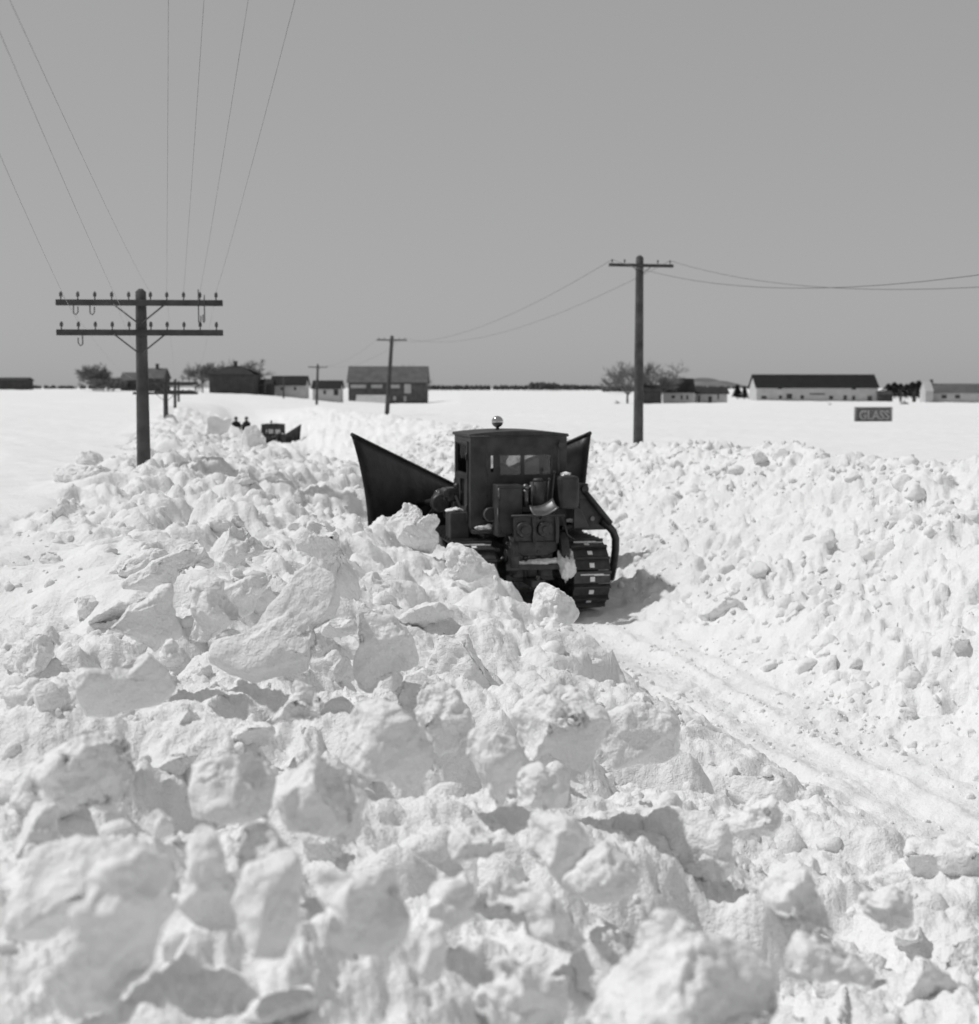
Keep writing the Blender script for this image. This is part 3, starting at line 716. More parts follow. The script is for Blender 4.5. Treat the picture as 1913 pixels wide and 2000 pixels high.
# ---------------------------------------------------------------- people (skinned chains baked to one mesh)
def skin_body(name, joints, edges, m, parent, root=0, sub=2):
    me = bpy.data.meshes.new(name)
    me.from_pydata([j[0] for j in joints], edges, [])
    o = bpy.data.objects.new(name, me); col.objects.link(o)
    sk = o.modifiers.new("skin", 'SKIN'); sk.use_smooth_shade = True
    for i, j in enumerate(joints):
        me.skin_vertices[0].data[i].radius = (j[1], j[1] * (j[2] if len(j) > 2 else 1))
        me.skin_vertices[0].data[i].use_root = (i == root)
    sb = o.modifiers.new("sub", 'SUBSURF'); sb.levels = sb.render_levels = sub
    dg = bpy.context.evaluated_depsgraph_get()
    bm_ = bpy.data.meshes.new_from_object(o.evaluated_get(dg))
    bm_.materials.clear(); bm_.materials.append(m)
    bpy.data.objects.remove(o)
    q = bpy.data.objects.new(name, bm_); col.objects.link(q); q.parent = parent
    return q
def person(loc, rz, label, seated=False, arm=0.0):
    r = empty("person", loc, rz)
    if seated:
        J = [((0, 0, .10), .15), ((0, 0, .32), .15), ((0, 0, .52), .17), ((0, 0, .61), .11), ((0, .01, .68), .10),
             ((-.20, 0, .53), .075), ((-.27, .08, .28), .055), ((-.20, .33, .24), .042), ((.20, 0, .53), .075), ((.27, .08, .28), .055), ((.20, .33, .24), .042),
             ((-.11, .38, .08), .085), ((-.12, .44, -.32), .06), ((-.12, .55, -.36), .05), ((.11, .38, .08), .085), ((.12, .44, -.32), .06), ((.12, .55, -.36), .05)]
        hz = .79
    else:
        J = [((0, 0, .92), .16), ((0, 0, 1.15), .16), ((0, 0, 1.38), .17), ((0, 0, 1.46), .12), ((0, .01, 1.53), .11),
             ((-.20, 0, 1.39), .075), ((-.28, .02, 1.12), .055), ((-.27, .12 + arm, .90), .042), ((.20, 0, 1.39), .075), ((.28, .02, 1.12), .055), ((.26, .14, .90), .042),
             ((-.11, .02, .50), .08), ((-.12, 0, .10), .06), ((-.12, .14, .05), .05), ((.11, .02, .50), .08), ((.12, 0, .10), .06), ((.12, .14, .05), .05)]
        hz = 1.62
    E_ = [(0, 1), (1, 2), (2, 3), (3, 4), (2, 5), (5, 6), (6, 7), (2, 8), (8, 9), (9, 10), (0, 11), (11, 12), (12, 13), (0, 14), (14, 15), (15, 16)]
    skin_body("coat", J, E_, M['cloth'], r)
    h = MB(); h.ball((0, .015, hz), .115, 20, sq=(.82, .95, 1.12))
    h.ball((0, .125, hz - .01), .022, 8)
    for sx in (-1, 1): h.ball((sx * .095, 0, hz), .03, 8, sq=(.5, .8, 1.2))
    h.build("head", M['skin'], r)
    c = MB(); c.ball((0, 0, hz + .055), .115, 18, sq=(.95, 1.02, .75)); c.box(-.07, .07, .08, .17, hz + .04, hz + .055)
    c.build("cap", M['cloth'], r, .004)
    tag(r, label, "person")
    return r

# ---------------------------------------------------------------- the plough tractor (x right, y forward, z up; y = 0 behind the tracks)
def make_tractor(label, spread=1.0):
    T = empty("plough_tractor", (0, 0, 0))
    tag(T, label, "tractor", "crawler tractors with V ploughs")
    X0, X1, Y0, Y1, Z0, ZT = -.80, .64, .75, 1.95, 1.18, 2.50
    # cab walls round real openings
    def wall(openings, axis, a0, a1, z0, z1, p0, p1):
        b = MB()
        xs = sorted(set([a0, a1] + [v for o in openings for v in o[:2]]))
        zs = sorted(set([z0, z1] + [v for o in openings for v in o[2:]]))
        for i in range(len(xs) - 1):
            for j in range(len(zs) - 1):
                xm, zm = (xs[i] + xs[i + 1]) / 2, (zs[j] + zs[j + 1]) / 2
                if any(o[0] < xm < o[1] and o[2] < zm < o[3] for o in openings): continue
                if axis == 'x': b.box(xs[i], xs[i + 1], p0, p1, zs[j], zs[j + 1])
                else: b.box(p0, p1, xs[i], xs[i + 1], zs[j], zs[j + 1])
        return b
    rear = [(-.50, -.46, 1.98, 2.22), (-.36, -.05, 1.94, 2.22), (.0, .40, 1.94, 2.22)]
    front = [(-.62, -.10, 1.72, 2.30), (.0, .52, 1.72, 2.30)]
    side = [(.95, 1.75, 1.95, 2.36)]
    rw = wall(rear, 'x', X0, X1, Z0, ZT, Y0, Y0 + .03).build("cab_rear_wall", M['paint'], T)
    fw_ = wall(front, 'x', X0, X1, Z0, ZT, Y1 - .03, Y1).build("cab_front_wall", M['paint'], T)
    lw = wall(side, 'y', Y0 + .03, Y1 - .03, Z0, ZT, X0, X0 + .03).build("cab_side_wall", M['paint'], T)
    rw2 = wall(side, 'y', Y0 + .03, Y1 - .03, Z0, ZT, X1 - .03, X1).build("cab_side_wall", M['paint'], T)
    for o in rear[1:]:
        f = MB()
        for (a, b_, c, d) in ((o[0] - .02, o[0], o[2] - .02, o[3] + .02), (o[1], o[1] + .02, o[2] - .02, o[3] + .02), (o[0], o[1], o[3], o[3] + .02), (o[0], o[1], o[2] - .02, o[2])):
            f.box(a, b_, Y0 - .008, Y0 - .001, c, d)
        w_ = f.build("window_frame", M['steel'], rw)
        g = MB(); g.box(o[0], o[1], Y0 + .012, Y0 + .018, o[2], o[3]); g.build("window_pane", M['glass'], rw)
    for o in front:
        g = MB(); g.box(o[0], o[1], Y1 - .018, Y1 - .012, o[2], o[3]); g.build("window_pane", M['glass'], fw_)
    for sx, pw_ in ((X0, lw), (X1, rw2)):
        o = side[0]
        g = MB(); g.box(sx - .018 if sx > 0 else sx + .012, sx - .012 if sx > 0 else sx + .018, o[0], o[1], o[2], o[3]); g.build("window_pane", M['glass'], pw_)
    # door on the left side, with its own lower pane, hinge strip and handle
    d = MB()
    xa, xb = X0 - .022, X0 - .002
    d.box(xa, xb, .90, .93, 1.25, 2.42); d.box(xa, xb, 1.77, 1.80, 1.25, 2.42); d.box(xa, xb, .93, 1.77, 2.38, 2.42); d.box(xa, xb, .93, 1.77, 1.86, 1.93)
    d.box(xa, xb, .93, 1.12, 1.25, 1.86); d.box(xa, xb, 1.42, 1.77, 1.25, 1.86); d.box(xa, xb, 1.12, 1.42, 1.25, 1.45)
    dr = d.build("cab_door", M['paint'], T, .004)
    g = MB(); g.box(xa + .008, xa + .013, 1.12, 1.42, 1.45, 1.86); g.build("door_pane", M['glass'], dr)
    h = MB(); h.tube([(xa - .03, 1.72, 1.7), (xa - .03, 1.72, 1.84)], .01); h.tube([(xa - .03, 1.72, 1.72), (xa, 1.72, 1.72)], .008); h.tube([(xa - .03, 1.72, 1.82), (xa, 1.72, 1.82)], .008)
    h.build("door_handle", M['worn'], dr)
    for zz in (1.45, 2.2):
        h = MB(); h.tube([(xa - .012, .895, zz - .05), (xa - .012, .895, zz + .05)], .013); h.build("hinge", M['steel'], dr)
    # floor and crowned roof with rain gutter
    b = MB(); b.box(X0 + .03, X1 - .03, Y0 + .03, Y1 - .03, Z0, Z0 + .04); b.build("cab_floor", M['steel'], T)
    b = MB(); n = 14
    prof = []
    for i in range(n + 1):
        u = i / n; x = X0 - .02 + (X1 - X0 + .04) * u
        prof.append((x, ZT + .03 + .045 * (1 - (2 * u - 1) ** 2)))
    poly = prof + [(X1 + .02, ZT - .012), (X0 - .02, ZT - .012)]
    b.prism(poly, 'y', Y0 - .025, Y1 + .08)
    ro = b.build("cab_roof", M['paint'], T, .006)
    b = MB(); b.tube([(X0 - .02, Y0 - .034, ZT), (X1 + .02, Y0 - .034, ZT)], .008, 6); b.build("gutter", M['steel'], ro)
    # polished ball lamp on its stem
    b = MB(); b.ball((-.22, 1.55, 2.69), .088, 24); lp = b.build("roof_lamp", M['chrome'], T)
    b = MB(); b.tube([(-.22, 1.55, 2.56), (-.22, 1.55, 2.612)], [.035, .022], 10); b.build("lamp_stem", M['steel'], lp)
    # bonnet, radiator
    b = MB(); b.prism([(-.36, .75), (-.36, 1.42), (-.28, 1.52), (.28, 1.52), (.36, 1.42), (.36, .75)], 'y', 1.97, 3.35); b.build("bonnet", M['paint'], T, .01)
    b = MB(); b.box(-.38, .38, 3.352, 3.44, .6, 1.58)
    for k in range(9): b.box(-.33, .33, 3.441, 3.455, .70 + k * .09, .75 + k * .09)
    b.build("radiator", M['steel'], T, .006)
    b = MB(); b.tube([(.22, 2.5, 1.52), (.22, 2.5, 1.95)], .035, 10); b.build("exhaust_pipe", M['steel'], T)
    # main frame, rear gear housing
    b = MB(); b.box(-.36, .36, .40, 3.3, .42, .95); b.box(-.30, .30, .22, .40, .50, 1.0); b.build("main_frame", M['steel'], T, .02)
    b = MB(); b.box(-.30, .36, .12, .70, 1.03, 1.40); b.prism([(-.30, 1.03), (-.30, .88), (-.14, .80), (.2, .80), (.36, .88), (.36, 1.03)], 'y', .2, .6)
    gh = b.build("gear_housing", M['steel'], T, .02)
    for bx in (-.17, .14):
        b = MB(); b.tube([(bx, .12, 1.2), (bx, .05, 1.2)], [.115, .105], 20); b.tube([(bx, .05, 1.2), (bx, .02, 1.2)], .05, 12)
        for k in range(8):
            a = k * math.pi / 4; b.tube([(bx + .09 * math.cos(a), .05, 1.2 + .09 * math.sin(a)), (bx + .09 * math.cos(a), .035, 1.2 + .09 * math.sin(a))], .011, 6)
        b.build("bearing_cap", M['steel'], gh)
    for ra in (-.045, .29):
        b = MB(); b.box(ra, ra + .045, .06, .118, 1.0, 1.40); b.build("housing_rib", M['paint'], gh, .006)
    b = MB(); b.tube([(-.36, .06, 1.40), (.42, .06, 1.40)], .018, 8); b.build("cross_bar", M['paint'], T)
    # cabinet, engine pieces, tank, dished seat
    b = MB(); b.box(-.50, -.14, .30, .70, 1.08, 1.82); ca = b.build("tool_cabinet", M['paint'], T, .012)
    b = MB(); b.box(-.47, -.17, .286, .299, 1.13, 1.77); b.build("cabinet_door", M['paint'], ca, .004)
    b = MB(); b.tube([(-.485, .29, 1.62), (-.485, .29, 1.78)], .012, 8); b.build("cabinet_handle", M['worn'], ca)
    b = MB(); b.tube([(.14, .50, 1.50), (.14, .50, 1.85)], .12, 18); b.tube([(.14, .50, 1.85), (.14, .50, 1.90)], [.09, .06], 18); b.build("air_cleaner", M['paint'], T)
    b = MB(); b.tube([(-.06, .42, 1.50), (-.06, .42, 1.74)], .04, 12); b.ball((-.06, .42, 1.78), .05, 12); b.tube([(-.06, .42, 1.74), (.04, .40, 1.82), (.14, .44, 1.80)], .015, 6); b.build("hydraulic_valve", M['worn'], T)
    b = MB(); b.box(-.12, .36, .38, .72, 1.42, 1.50); b.tube([(.32, .44, 1.5), (.36, .40, 1.98)], .014, 6); b.ball((.36, .40, 1.99), .026, 10); b.build("control_shelf", M['steel'], T, .006)
    b = MB(); b.tube([(.24, .40, 1.5), (.27, .36, 1.88)], .012, 6); b.ball((.27, .36, 1.89), .024, 10); b.build("control_lever", M['steel'], T)
    b = MB(); b.box(.43, .73, .38, .74, 1.45, 1.93); b.build("fuel_tank", M['paint'], T, .05)
    st_ = MB(); vs, fs = [], []; nu, nv = 12, 7
    for i in range(nu + 1):
        for j in range(nv + 1):
            u, v = i / nu * 2 - 1, j / nv * 2 - 1
            vs.append((.07 + .17 * u, -.10 + .15 * v, 1.47 + .05 * u + .05 * v + .05 * (u * u + .6 * v * v)))
    for i in range(nu):
        for j in range(nv):
            fs.append((i * (nv + 1) + j, (i + 1) * (nv + 1) + j, (i + 1) * (nv + 1) + j + 1, i * (nv + 1) + j + 1))
    st_.add(vs, fs, 0, True)
    se = st_.build("rear_seat", M['worn'], T); sm = se.modifiers.new("thick", 'SOLIDIFY'); sm.thickness = .012
    b = MB(); b.tube([(.07, -.10, 1.46), (.07, .10, 1.36)], .02, 8); b.build("seat_post", M['steel'], se)
    # drive discs, drawbar
    for dx in (-.30, .44):
        b = MB(); b.tube([(dx - .06, .35, .82), (dx + .06, .35, .82)], .30, 28); b.tube([(dx - .08, .35, .82), (dx + .08, .35, .82)], .10, 16)
        for k in range(10):
            a = k * math.pi / 5; b.tube([(dx - .07, .35 + .21 * math.cos(a), .82 + .21 * math.sin(a)), (dx + .07, .35 + .21 * math.cos(a), .82 + .21 * math.sin(a))], .016, 6)
        b.build("drive_disc", M['steel'], T, .008)
    b = MB(); b.box(-.10, .10, -.12, .6, .40, .50); b.box(-.42, .42, .10, .20, .62, .70); b.tube([(0, -.06, .36), (0, -.06, .56)], .03, 10); b.build("drawbar", M['steel'], T, .008)
    b = MB(); b.tube([(-.11, .21, .80), (-.11, .21, .52)], .035, 10); b.tube([(.09, .21, .80), (.09, .21, .50)], .03, 10); b.build("drain_pipe", M['steel'], T)
    # crawler tracks: frame + every shoe
    pad = None
    for sx in (-1, 1):
        xc = sx * .83
        R_, L0, L1, zc = .45, .50, 2.75, .50
        tb = MB()
        tb.box(xc - .13, xc + .13, L0, L1, .30, .62)
        for yy in (L0, L1): tb.tube([(xc - .10, yy, zc), (xc + .10, yy, zc)], .38, 26); tb.tube([(xc - .18, yy, zc), (xc + .18, yy, zc)], .12, 16)
        for k in range(5): tb.tube([(xc - .12, L0 + .45 + k * .36, .22), (xc + .12, L0 + .45 + k * .36, .22)], .13, 14)
        tr = tb.build("crawler_track", M['steel'], T, .01)
        per = 2 * (L1 - L0) + 2 * math.pi * R_
        nP = 38
        for k in range(nP):
            dd = per * (k + .35) / nP
            Ls = L1 - L0
            if dd < Ls: p, a = (L0 + dd, zc + R_), 0
            elif dd < Ls + math.pi * R_:
                t_ = (dd - Ls) / R_; p, a = (L1 + R_ * math.sin(t_), zc + R_ * math.cos(t_)), -t_
            elif dd < 2 * Ls + math.pi * R_: p, a = (L1 - (dd - Ls - math.pi * R_), zc - R_), math.pi
            else:
                t_ = (dd - 2 * Ls - math.pi * R_) / R_; p, a = (L0 - R_ * math.sin(t_), zc - R_ * math.cos(t_)), math.pi - t_
            if pad is None:
                b = MB()
                b.box(-.27, .27, -.092, .092, -.012, .012)
                b.box(-.27, .27, .052, .086, .013, .062)
                b.box(-.10, -.05, -.09, .09, -.06, -.013); b.box(.05, .10, -.09, .09, -.06, -.013)
                b.box(-.036, .036, -.065, .005, .0125, .022, 1)
                pad = b.build("track_shoe", [M['steel'], M['block']], tr, .004); ob = pad
                b.box(-.18, .16, .030, .051, .0125, .036, 1); b.box(.02, .25, .020, .032, .0125, .030, 1)
                snowy = b.build("track_shoe", [M['steel'], M['block']], tr); sm_ = snowy.data; bpy.data.objects.remove(snowy)
            else:
                ob = pad.copy(); col.objects.link(ob); ob.parent = tr
                if k % 3 == 1: ob.data = sm_
            ob.location = (xc, p[0], p[1]); ob.rotation_euler = (a, 0, 0)
        # fender over the track
    # snow packed on the inner side of the right track
    V, Fc = LUMP[3]
    V = V * np.array([.10, .2, .36]); V = V + vnormals(V, Fc) * (fbm(V[:, 0] * 9, V[:, 1] * 9, V[:, 2] * 9, 4, 5) * .035)[:, None]; o = mesh_np("packed_snow", V, Fc, M['block'], T); o.location = (.51, .12, .68); o.rotation_euler = (0, math.radians(-8), 0)
    # right lift arm: bracket, triangular plate, bent pipe
    b = MB(); b.box(.98, 1.18, 1.45, 1.62, 1.50, 1.74); b.tube([(.66, 1.53, 1.60), (1.0, 1.53, 1.62)], .05, 12); b.tube([(1.12, 1.40, 1.66), (1.12, 1.66, 1.66)], .06, 14); b.build("lift_bracket", M['steel'], T, .01)
    b = MB(); b.prism([(1.00, 1.02), (1.00, 1.56), (1.16, 1.56), (1.52, 1.12), (1.50, 1.02)], 'y', 1.50, 1.62)
    pl = b.build("lift_arm", M['steel'], T, .01)
    b = MB(); b.tube([(1.26, 1.50, 1.20), (1.26, 1.47, 1.20)], .035, 12); b.build("arm_pin", M['worn'], pl)
    b = MB(); b.tube([(1.12, 1.44, 1.62), (1.34, 1.44, 1.36), (1.54, 1.44, 1.12)], .045, 10); b.build("arm_tube", M['paint'], pl)
    b = MB(); b.tube([(1.40, 1.5, 1.16), (1.52, 1.5, 1.08), (1.60, 1.5, .99), (1.64, 1.5, .88), (1.64, 1.5, .70), (1.61, 1.5, .45), (1.60, 1.6, .25)], .062, 12); b.build("bent_strut", M['steel'], T)
    b = MB(); b.box(.60, 1.0, .85, 1.9, 1.10, 1.16); b.prism([(.68, 1.16), (.68, 1.5), (.80, 1.42), (.92, 1.16)], 'y', .5, .56); b.build("fender_bracket", M['steel'], T, .01)
    # left side: head lamp, horn lamp, gear box, hoses
    b = MB(); b.tube([(-.90, 2.55, 1.48), (-.90, 2.42, 1.48), (-.90, 2.36, 1.48)], [.13, .12, .05], 20); hl = b.build("head_lamp", M['steel'], T)
    b = MB(); b.tube([(-.90, 2.58, 1.48), (-.90, 2.551, 1.48)], .135, 20); b.build("lamp_rim", M['chrome'], hl)
    b = MB(); b.tube([(-.90, 2.46, 1.36), (-.86, 2.46, 1.18), (-.60, 2.3, 1.1)], .02, 8); b.build("lamp_stalk", M['steel'], hl)
    b = MB(); b.tube([(-1.06, 1.84, 1.46), (-1.06, 1.72, 1.46)], [.15, .12], 20, cap=True); b.build("work_lamp", M['steel'], T)
    b = MB(); b.box(-.98, -.76, 1.5, 1.8, 1.50, 1.70); b.tube([(-.99, 1.5, 1.62), (-.99, 1.85, 1.62)], .07, 12); b.ball((-.84, 1.56, 1.72), .06, 10); b.box(-.92, -.78, 1.42, 1.6, 1.20, 1.5)
    b.build("lift_bracket", M['steel'], T, .01)
    b = MB(); b.box(-1.06, -.78, .95, 1.35, .97, 1.38); b.build("battery_box", M['paint'], T, .015)
    b = MB(); b.tube([(-.54, .74, 1.38), (-.54, .56, 1.38)], .095, 24); cy_ = b.build("air_tank", M['paint'], T, .006)
    b = MB()
    b.tube([(-.54 + .098 * math.cos(t * math.pi / 12), .56, 1.38 + .098 * math.sin(t * math.pi / 12)) for t in range(25)], .01, 6, cap=False); b.build("tank_rim", M['worn'], cy_)
    for k, pts in enumerate(([(-.80, 1.4, 1.66), (-.74, 1.2, 1.46), (-.72, .9, 1.34), (-.58, .72, 1.30)], [(-.88, 1.5, 1.6), (-.80, 1.2, 1.30), (-.70, .8, 1.12), (-.45, .6, 1.05)], [(.76, .6, 1.5), (.85, .8, 1.36), (.98, 1.3, 1.45)])):
        b = MB(); b.tube(pts, .022, 8); b.build("hose", M['rubber'], T)
    b = MB(); b.box(-.80, -.40, .58, .74, 1.10, 1.15); b.box(-.80, -.44, .4, .6, .86, .90); b.build("step_plate", M['steel'], T, .006)
    b = MB(); b.tube([(-.62, .45, .95), (-.48, .30, .74), (-.44, .2, .80)], .02, 8); b.build("tow_hook", M['worn'], T)
    # more gear: seams on the cab, lift ram, chain, rods, rear lamp, snow caught on the machine
    for x in (-.57, .50):
        b = MB(); b.box(x, x + .03, Y0 - .006, Y0 - .001, 1.25, 2.46); b.build("seam_strip", M['steel'], rw)
    b = MB(); b.tube([(-.93, 1.7, 1.62), (-.98, 2.3, 1.40)], .045, 10); b.tube([(-.98, 2.3, 1.40), (-1.02, 2.9, 1.2)], .024, 8); b.build("lift_ram", M['steel'], T)
    b = MB(); b.tube([(.93, 1.4, 1.66), (.80, 1.0, 1.52), (.74, .72, 1.62)], .02, 8); b.tube([(.90, 1.3, 1.46), (.86, .8, 1.20), (.60, .5, 1.12)], .016, 6); b.build("hose", M['rubber'], T)
    ch = MB()
    for k in range(11):
        u = k / 10; p = Vector((-.42 + .55 * u, .03, 1.02 - .22 * math.sin(math.pi * u)))
        a = Vector((.034, 0, 0)) if k % 2 else Vector((.03, .012, .0)); ch.tube([p - a, p + Vector((0, 0, .016)), p + a, p - Vector((0, 0, .016)), p - a], .008, 5)
    ch.build("chain", M['steel'], T)
    for pts in ([(-.36, .24, 1.03), (-.52, .2, 1.3), (-.50, .28, 1.5)], [(.40, .10, 1.36), (.50, .2, 1.1), (.62, .3, 1.02)], [(.0, .30, 1.46), (-.03, .2, 1.66), (.03, .34, 1.86)]):
        b = MB(); b.tube(pts, .014, 6); b.build("control_rod", M['steel'], T)
    b = MB(); b.tube([(.54, Y0 - .002, 2.36), (.54, Y0 - .07, 2.36)], [.035, .05], 14); b.tube([(.54, Y0 - .07, 2.36), (.54, Y0 - .08, 2.36)], .052, 14); b.build("rear_lamp", M['steel'], T)
    for k, (loc_, sc_) in enumerate((((-.62, .66, 1.18), (.12, .07, .05)), ((.86, 1.3, 1.19), (.13, .25, .05)), ((-.92, 1.15, 1.40), (.12, .16, .04)), ((.1, .16, .72), (.26, .06, .05)), ((.58, .56, 1.95), (.11, .13, .035)))):
        V, Fc = LUMP[4 + k]; V = V * np.array(sc_); V = V + vnormals(V, Fc) * (fbm(V[:, 0] * 14, V[:, 1] * 14, V[:, 2] * 14, 3, 6 + k) * .02)[:, None]
        o = mesh_np("packed_snow", V, Fc, M['block'], T); o.location = loc_
    # V plough: nose, two wings, push beams
    nose = (-.02, 5.15)
    tips = {-1: (-2.02 * spread, 2.95), 1: (1.50 * spread, 2.95)}
    for sx in (-1, 1):
        tip = tips[sx]
        nu, nv = 14, 10
        vs, fs = [], []
        dx, dy = tip[0] - nose[0], tip[1] - nose[1]
        ln = math.hypot(dx, dy); ox, oy = dx / ln, dy / ln
        nx, ny = (-oy, ox) if sx > 0 else (oy, -ox)      # outward/forward side
        if ny < 0 and abs(ny) > abs(nx): nx, ny = -nx, -ny
        if nx * sx < 0: nx, ny = -nx, -ny
        for i in range(nu + 1):
            u = i / nu
            zt = 1.42 + (2.46 - 1.42) * u; zb = .10 + .12 * u
            for j in range(nv + 1):
                v = j / nv
                z = zb + (zt - zb) * v
                curl = (.42 * (v - .35) ** 2 - .05) * (0.45 + .9 * u) * (1 if sx < 0 else .3)
                vs.append((nose[0] + dx * u + nx * curl + ox * .16 * v * u, nose[1] + dy * u + ny * curl + oy * .16 * v * u, z))
        for i in range(nu):
            for j in range(nv):
                fs.append((i * (nv + 1) + j, (i + 1) * (nv + 1) + j, (i + 1) * (nv + 1) + j + 1, i * (nv + 1) + j + 1))
        b = MB(); b.add(vs, fs, 0, True)
        bl = b.build("plough_wing", M['blade'], T); so_ = bl.modifiers.new("thick", 'SOLIDIFY'); so_.thickness = .03; so_.offset = 0
        top = [Vector(vs[i * (nv + 1) + nv]) for i in range(nu + 1)]
        b = MB(); b.tube([p + Vector((0, 0, .005)) for p in top], .032, 8); b.build("top_rail", M['blade'], bl)
        for i in ():
            b = MB(); col_ = [Vector(vs[i * (nv + 1) + j]) - Vector((nx, ny, 0)) * .045 for j in range(1, nv)]
            b.tube(col_, .03, 6); b.build("stiffener", M['blade'], bl)
        b = MB(); b.tube([(sx * .98, 1.6, 1.55), (nose[0] + dx * .5 - nx * .06, nose[1] + dy * .5 - ny * .06, 1.25)], .05, 10)
        b.build("wing_strut", M['steel'], T)
        b = MB(); b.tube([(sx * .46, .9, .55), (sx * .46, 3.9, .5), (nose[0], 4.7, .5)], .07, 10); b.build("push_beam", M['steel'], T)
    return T
TR = make_tractor("near dark crawler snow plough tractor seen from behind, deep in the cut snow")
TR.location = (RO[0], RO[1], 0); TR.rotation_euler = (0, 0, RA)
dv = Matrix.Translation(TR.location) @ Matrix.Rotation(RA, 4, 'Z')
person(dv @ Vector((-.22, 1.28, 1.40)), RA, "driver in cap and dark coat, seated inside the near tractor's cab", seated=True)
# the far tractor: a copy with its parts
T2 = copy_tree(TR)
T2["label"] = "distant dark plough tractor showing only its cab above the far snow"
x2, y2 = at(534, 830, 86)[:2]
T2.location = (x2, y2, 1.33 - 3.0); T2.rotation_euler = (0, 0, RA - .12)
for px, lab, rz in ((461, "person in dark coat farther left of the distant tractor, head above the snow", .6), (481.5, "person in dark coat nearer the distant tractor, head and shoulders above the snow", 2.6)):
    p = at(px, 805, 80)
    person((p.x, p.y, p.z - 2.02), rz, lab)

# ---------------------------------------------------------------- poles and wires
def pole(px, pyt, pyb, Y, rad, arms, label, group, armlen, pins, braces=True, leanpx=0.0, rot=RA, near=True, skip=()):
    top = at(px + leanpx, pyt, Y); bot = at(px, pyb, Y)
    z0 = min(bot.z, fz(bot.x, bot.y)) - .6
    root = empty("utility_pole", (bot.x, bot.y, z0), rot)
    tag(root, label, "utility pole", group)
    Mi = root.matrix_basis.inverted()
    tl = Matrix.Rotation(-rot, 3, 'Z') @ Vector((top.x - bot.x, top.y - bot.y, top.z - z0))
    H = tl.z
    b = MB()
    n = 7
    b.tube([tl * (i / n) for i in range(n + 1)] + [tl + Vector((0, 0, rad * .5))], [rad * (1.18 - .33 * i / n) for i in range(n + 1)] + [rad * .35], 14 if near else 8)
    b.build("pole_shaft", M['wood'], root)
    out = []
    for k, (pya) in enumerate(arms):
        az = at(px, pya, Y).z - z0
        c = tl * (az / H)
        hh = .055 if near else .06
        ty = -rad * .9 - .03
        b = MB(); b.box(c.x - armlen / 2, c.x + armlen / 2, ty - .045, ty + .045, az - hh, az + hh)
        ca = b.build("crossarm", M['woodarm'], root, .008)
        if braces:
            for sx in (-1, 1):
                bb = MB(); bb.tube([(c.x + sx * armlen * .155, ty - .055, az - .03), (c.x + sx * .03, ty - .03, az - armlen * .125)], .016, 6)
                bb.build("brace", M['iron'], ca)
        prow = []
        for j, ax in enumerate(pins):
            if near:
                b = MB(); b.tube([(c.x + ax, ty, az + hh - .002), (c.x + ax, ty, az + hh + .07)], .012, 6)
                b.tube([(c.x + ax, ty, az + hh + .055), (c.x + ax, ty, az + hh + .11), (c.x + ax, ty, az + hh + .15)], [.030, .032, .014], 10)
                b.build("insulator", M['iron'], ca)
            prow.append(Matrix.Translation((bot.x, bot.y, z0)) @ Matrix.Rotation(rot, 4, 'Z') @ Vector((c.x + ax, ty, az + hh + .13)))
        out.append(prow)
    return root, out
def strand(name, A, B, sag, r, label, n=28):
    A, B = Vector(A), Vector(B)
    b = MB()
    b.tube([A.lerp(B, i / n) - Vector((0, 0, 4 * sag * (i / n) * (1 - i / n))) for i in range(n + 1)], r, 5)
    o = b.build(name, M['wirecable' if name == 'power_wire' else 'wire'])
    tag(o, label, "wire", name.replace("_", " ") + "s")
    return o
# telephone line on the left
pins10 = [(v - 276) / 1765 * 0 + k for k, v in zip([-1.44, -1.13, -.82, -.51, -.20, .20, .50, .81, 1.11, 1.41], range(10))]
P1, p1 = pole(281, 570, 925, 25.7, .115, [592, 650], "near pole with two long crossarms full of pins, at left edge of the bank", "telephone poles", 3.06, pins10, leanpx=-6, rot=RA * .35)
ar = [c for c in P1.children if c.name.startswith("crossarm")]
def bracket(arm, x, z0, z1, hook):
    b = MB(); b.tube([(x, -.19, z0), (x, -.19, z1)], .012, 6)
    b.tube([(x, -.19, z1), (x + hook * .5, -.19, z1 - .03), (x + hook, -.19, z1 + .02), (x + hook, -.19, z1 + .12)], .011, 6)
    b.build("wire_bracket", M['iron'], arm)
aZ = [at(281, v, 25.7).z - P1.location.z for v in (592, 650)]
for x in (-1.18, -.88): bracket(ar[0], x, aZ[0] - .06, aZ[0] - .20, .08)
bracket(ar[0], 1.11, aZ[0] + .25, aZ[0] - .36, .04); bracket(ar[0], 1.22, aZ[0] + .15, aZ[0] - .34, -.03)
bracket(ar[1], -1.03, aZ[1] - .06, aZ[1] - .22, -.08)
P2, p2 = pole(325, 737, 860, 65.7, .12, [748, 768], "second telephone pole, thin behind the near double crossarm pole", "telephone poles", 3.06, pins10, leanpx=-2)
P3, p3 = pole(342, 742, 845, 105, .12, [750, 765], "third telephone pole, faint beyond the second one at left", "telephone poles", 3.06, pins10, near=False)
P4, p4 = pole(349, 745, 822, 145, .12, [752, 763], "fourth and farthest telephone pole at left, half hidden by the bank", "telephone poles", 3.06, pins10, near=False)
up = p1[0]; dn = p1[1]
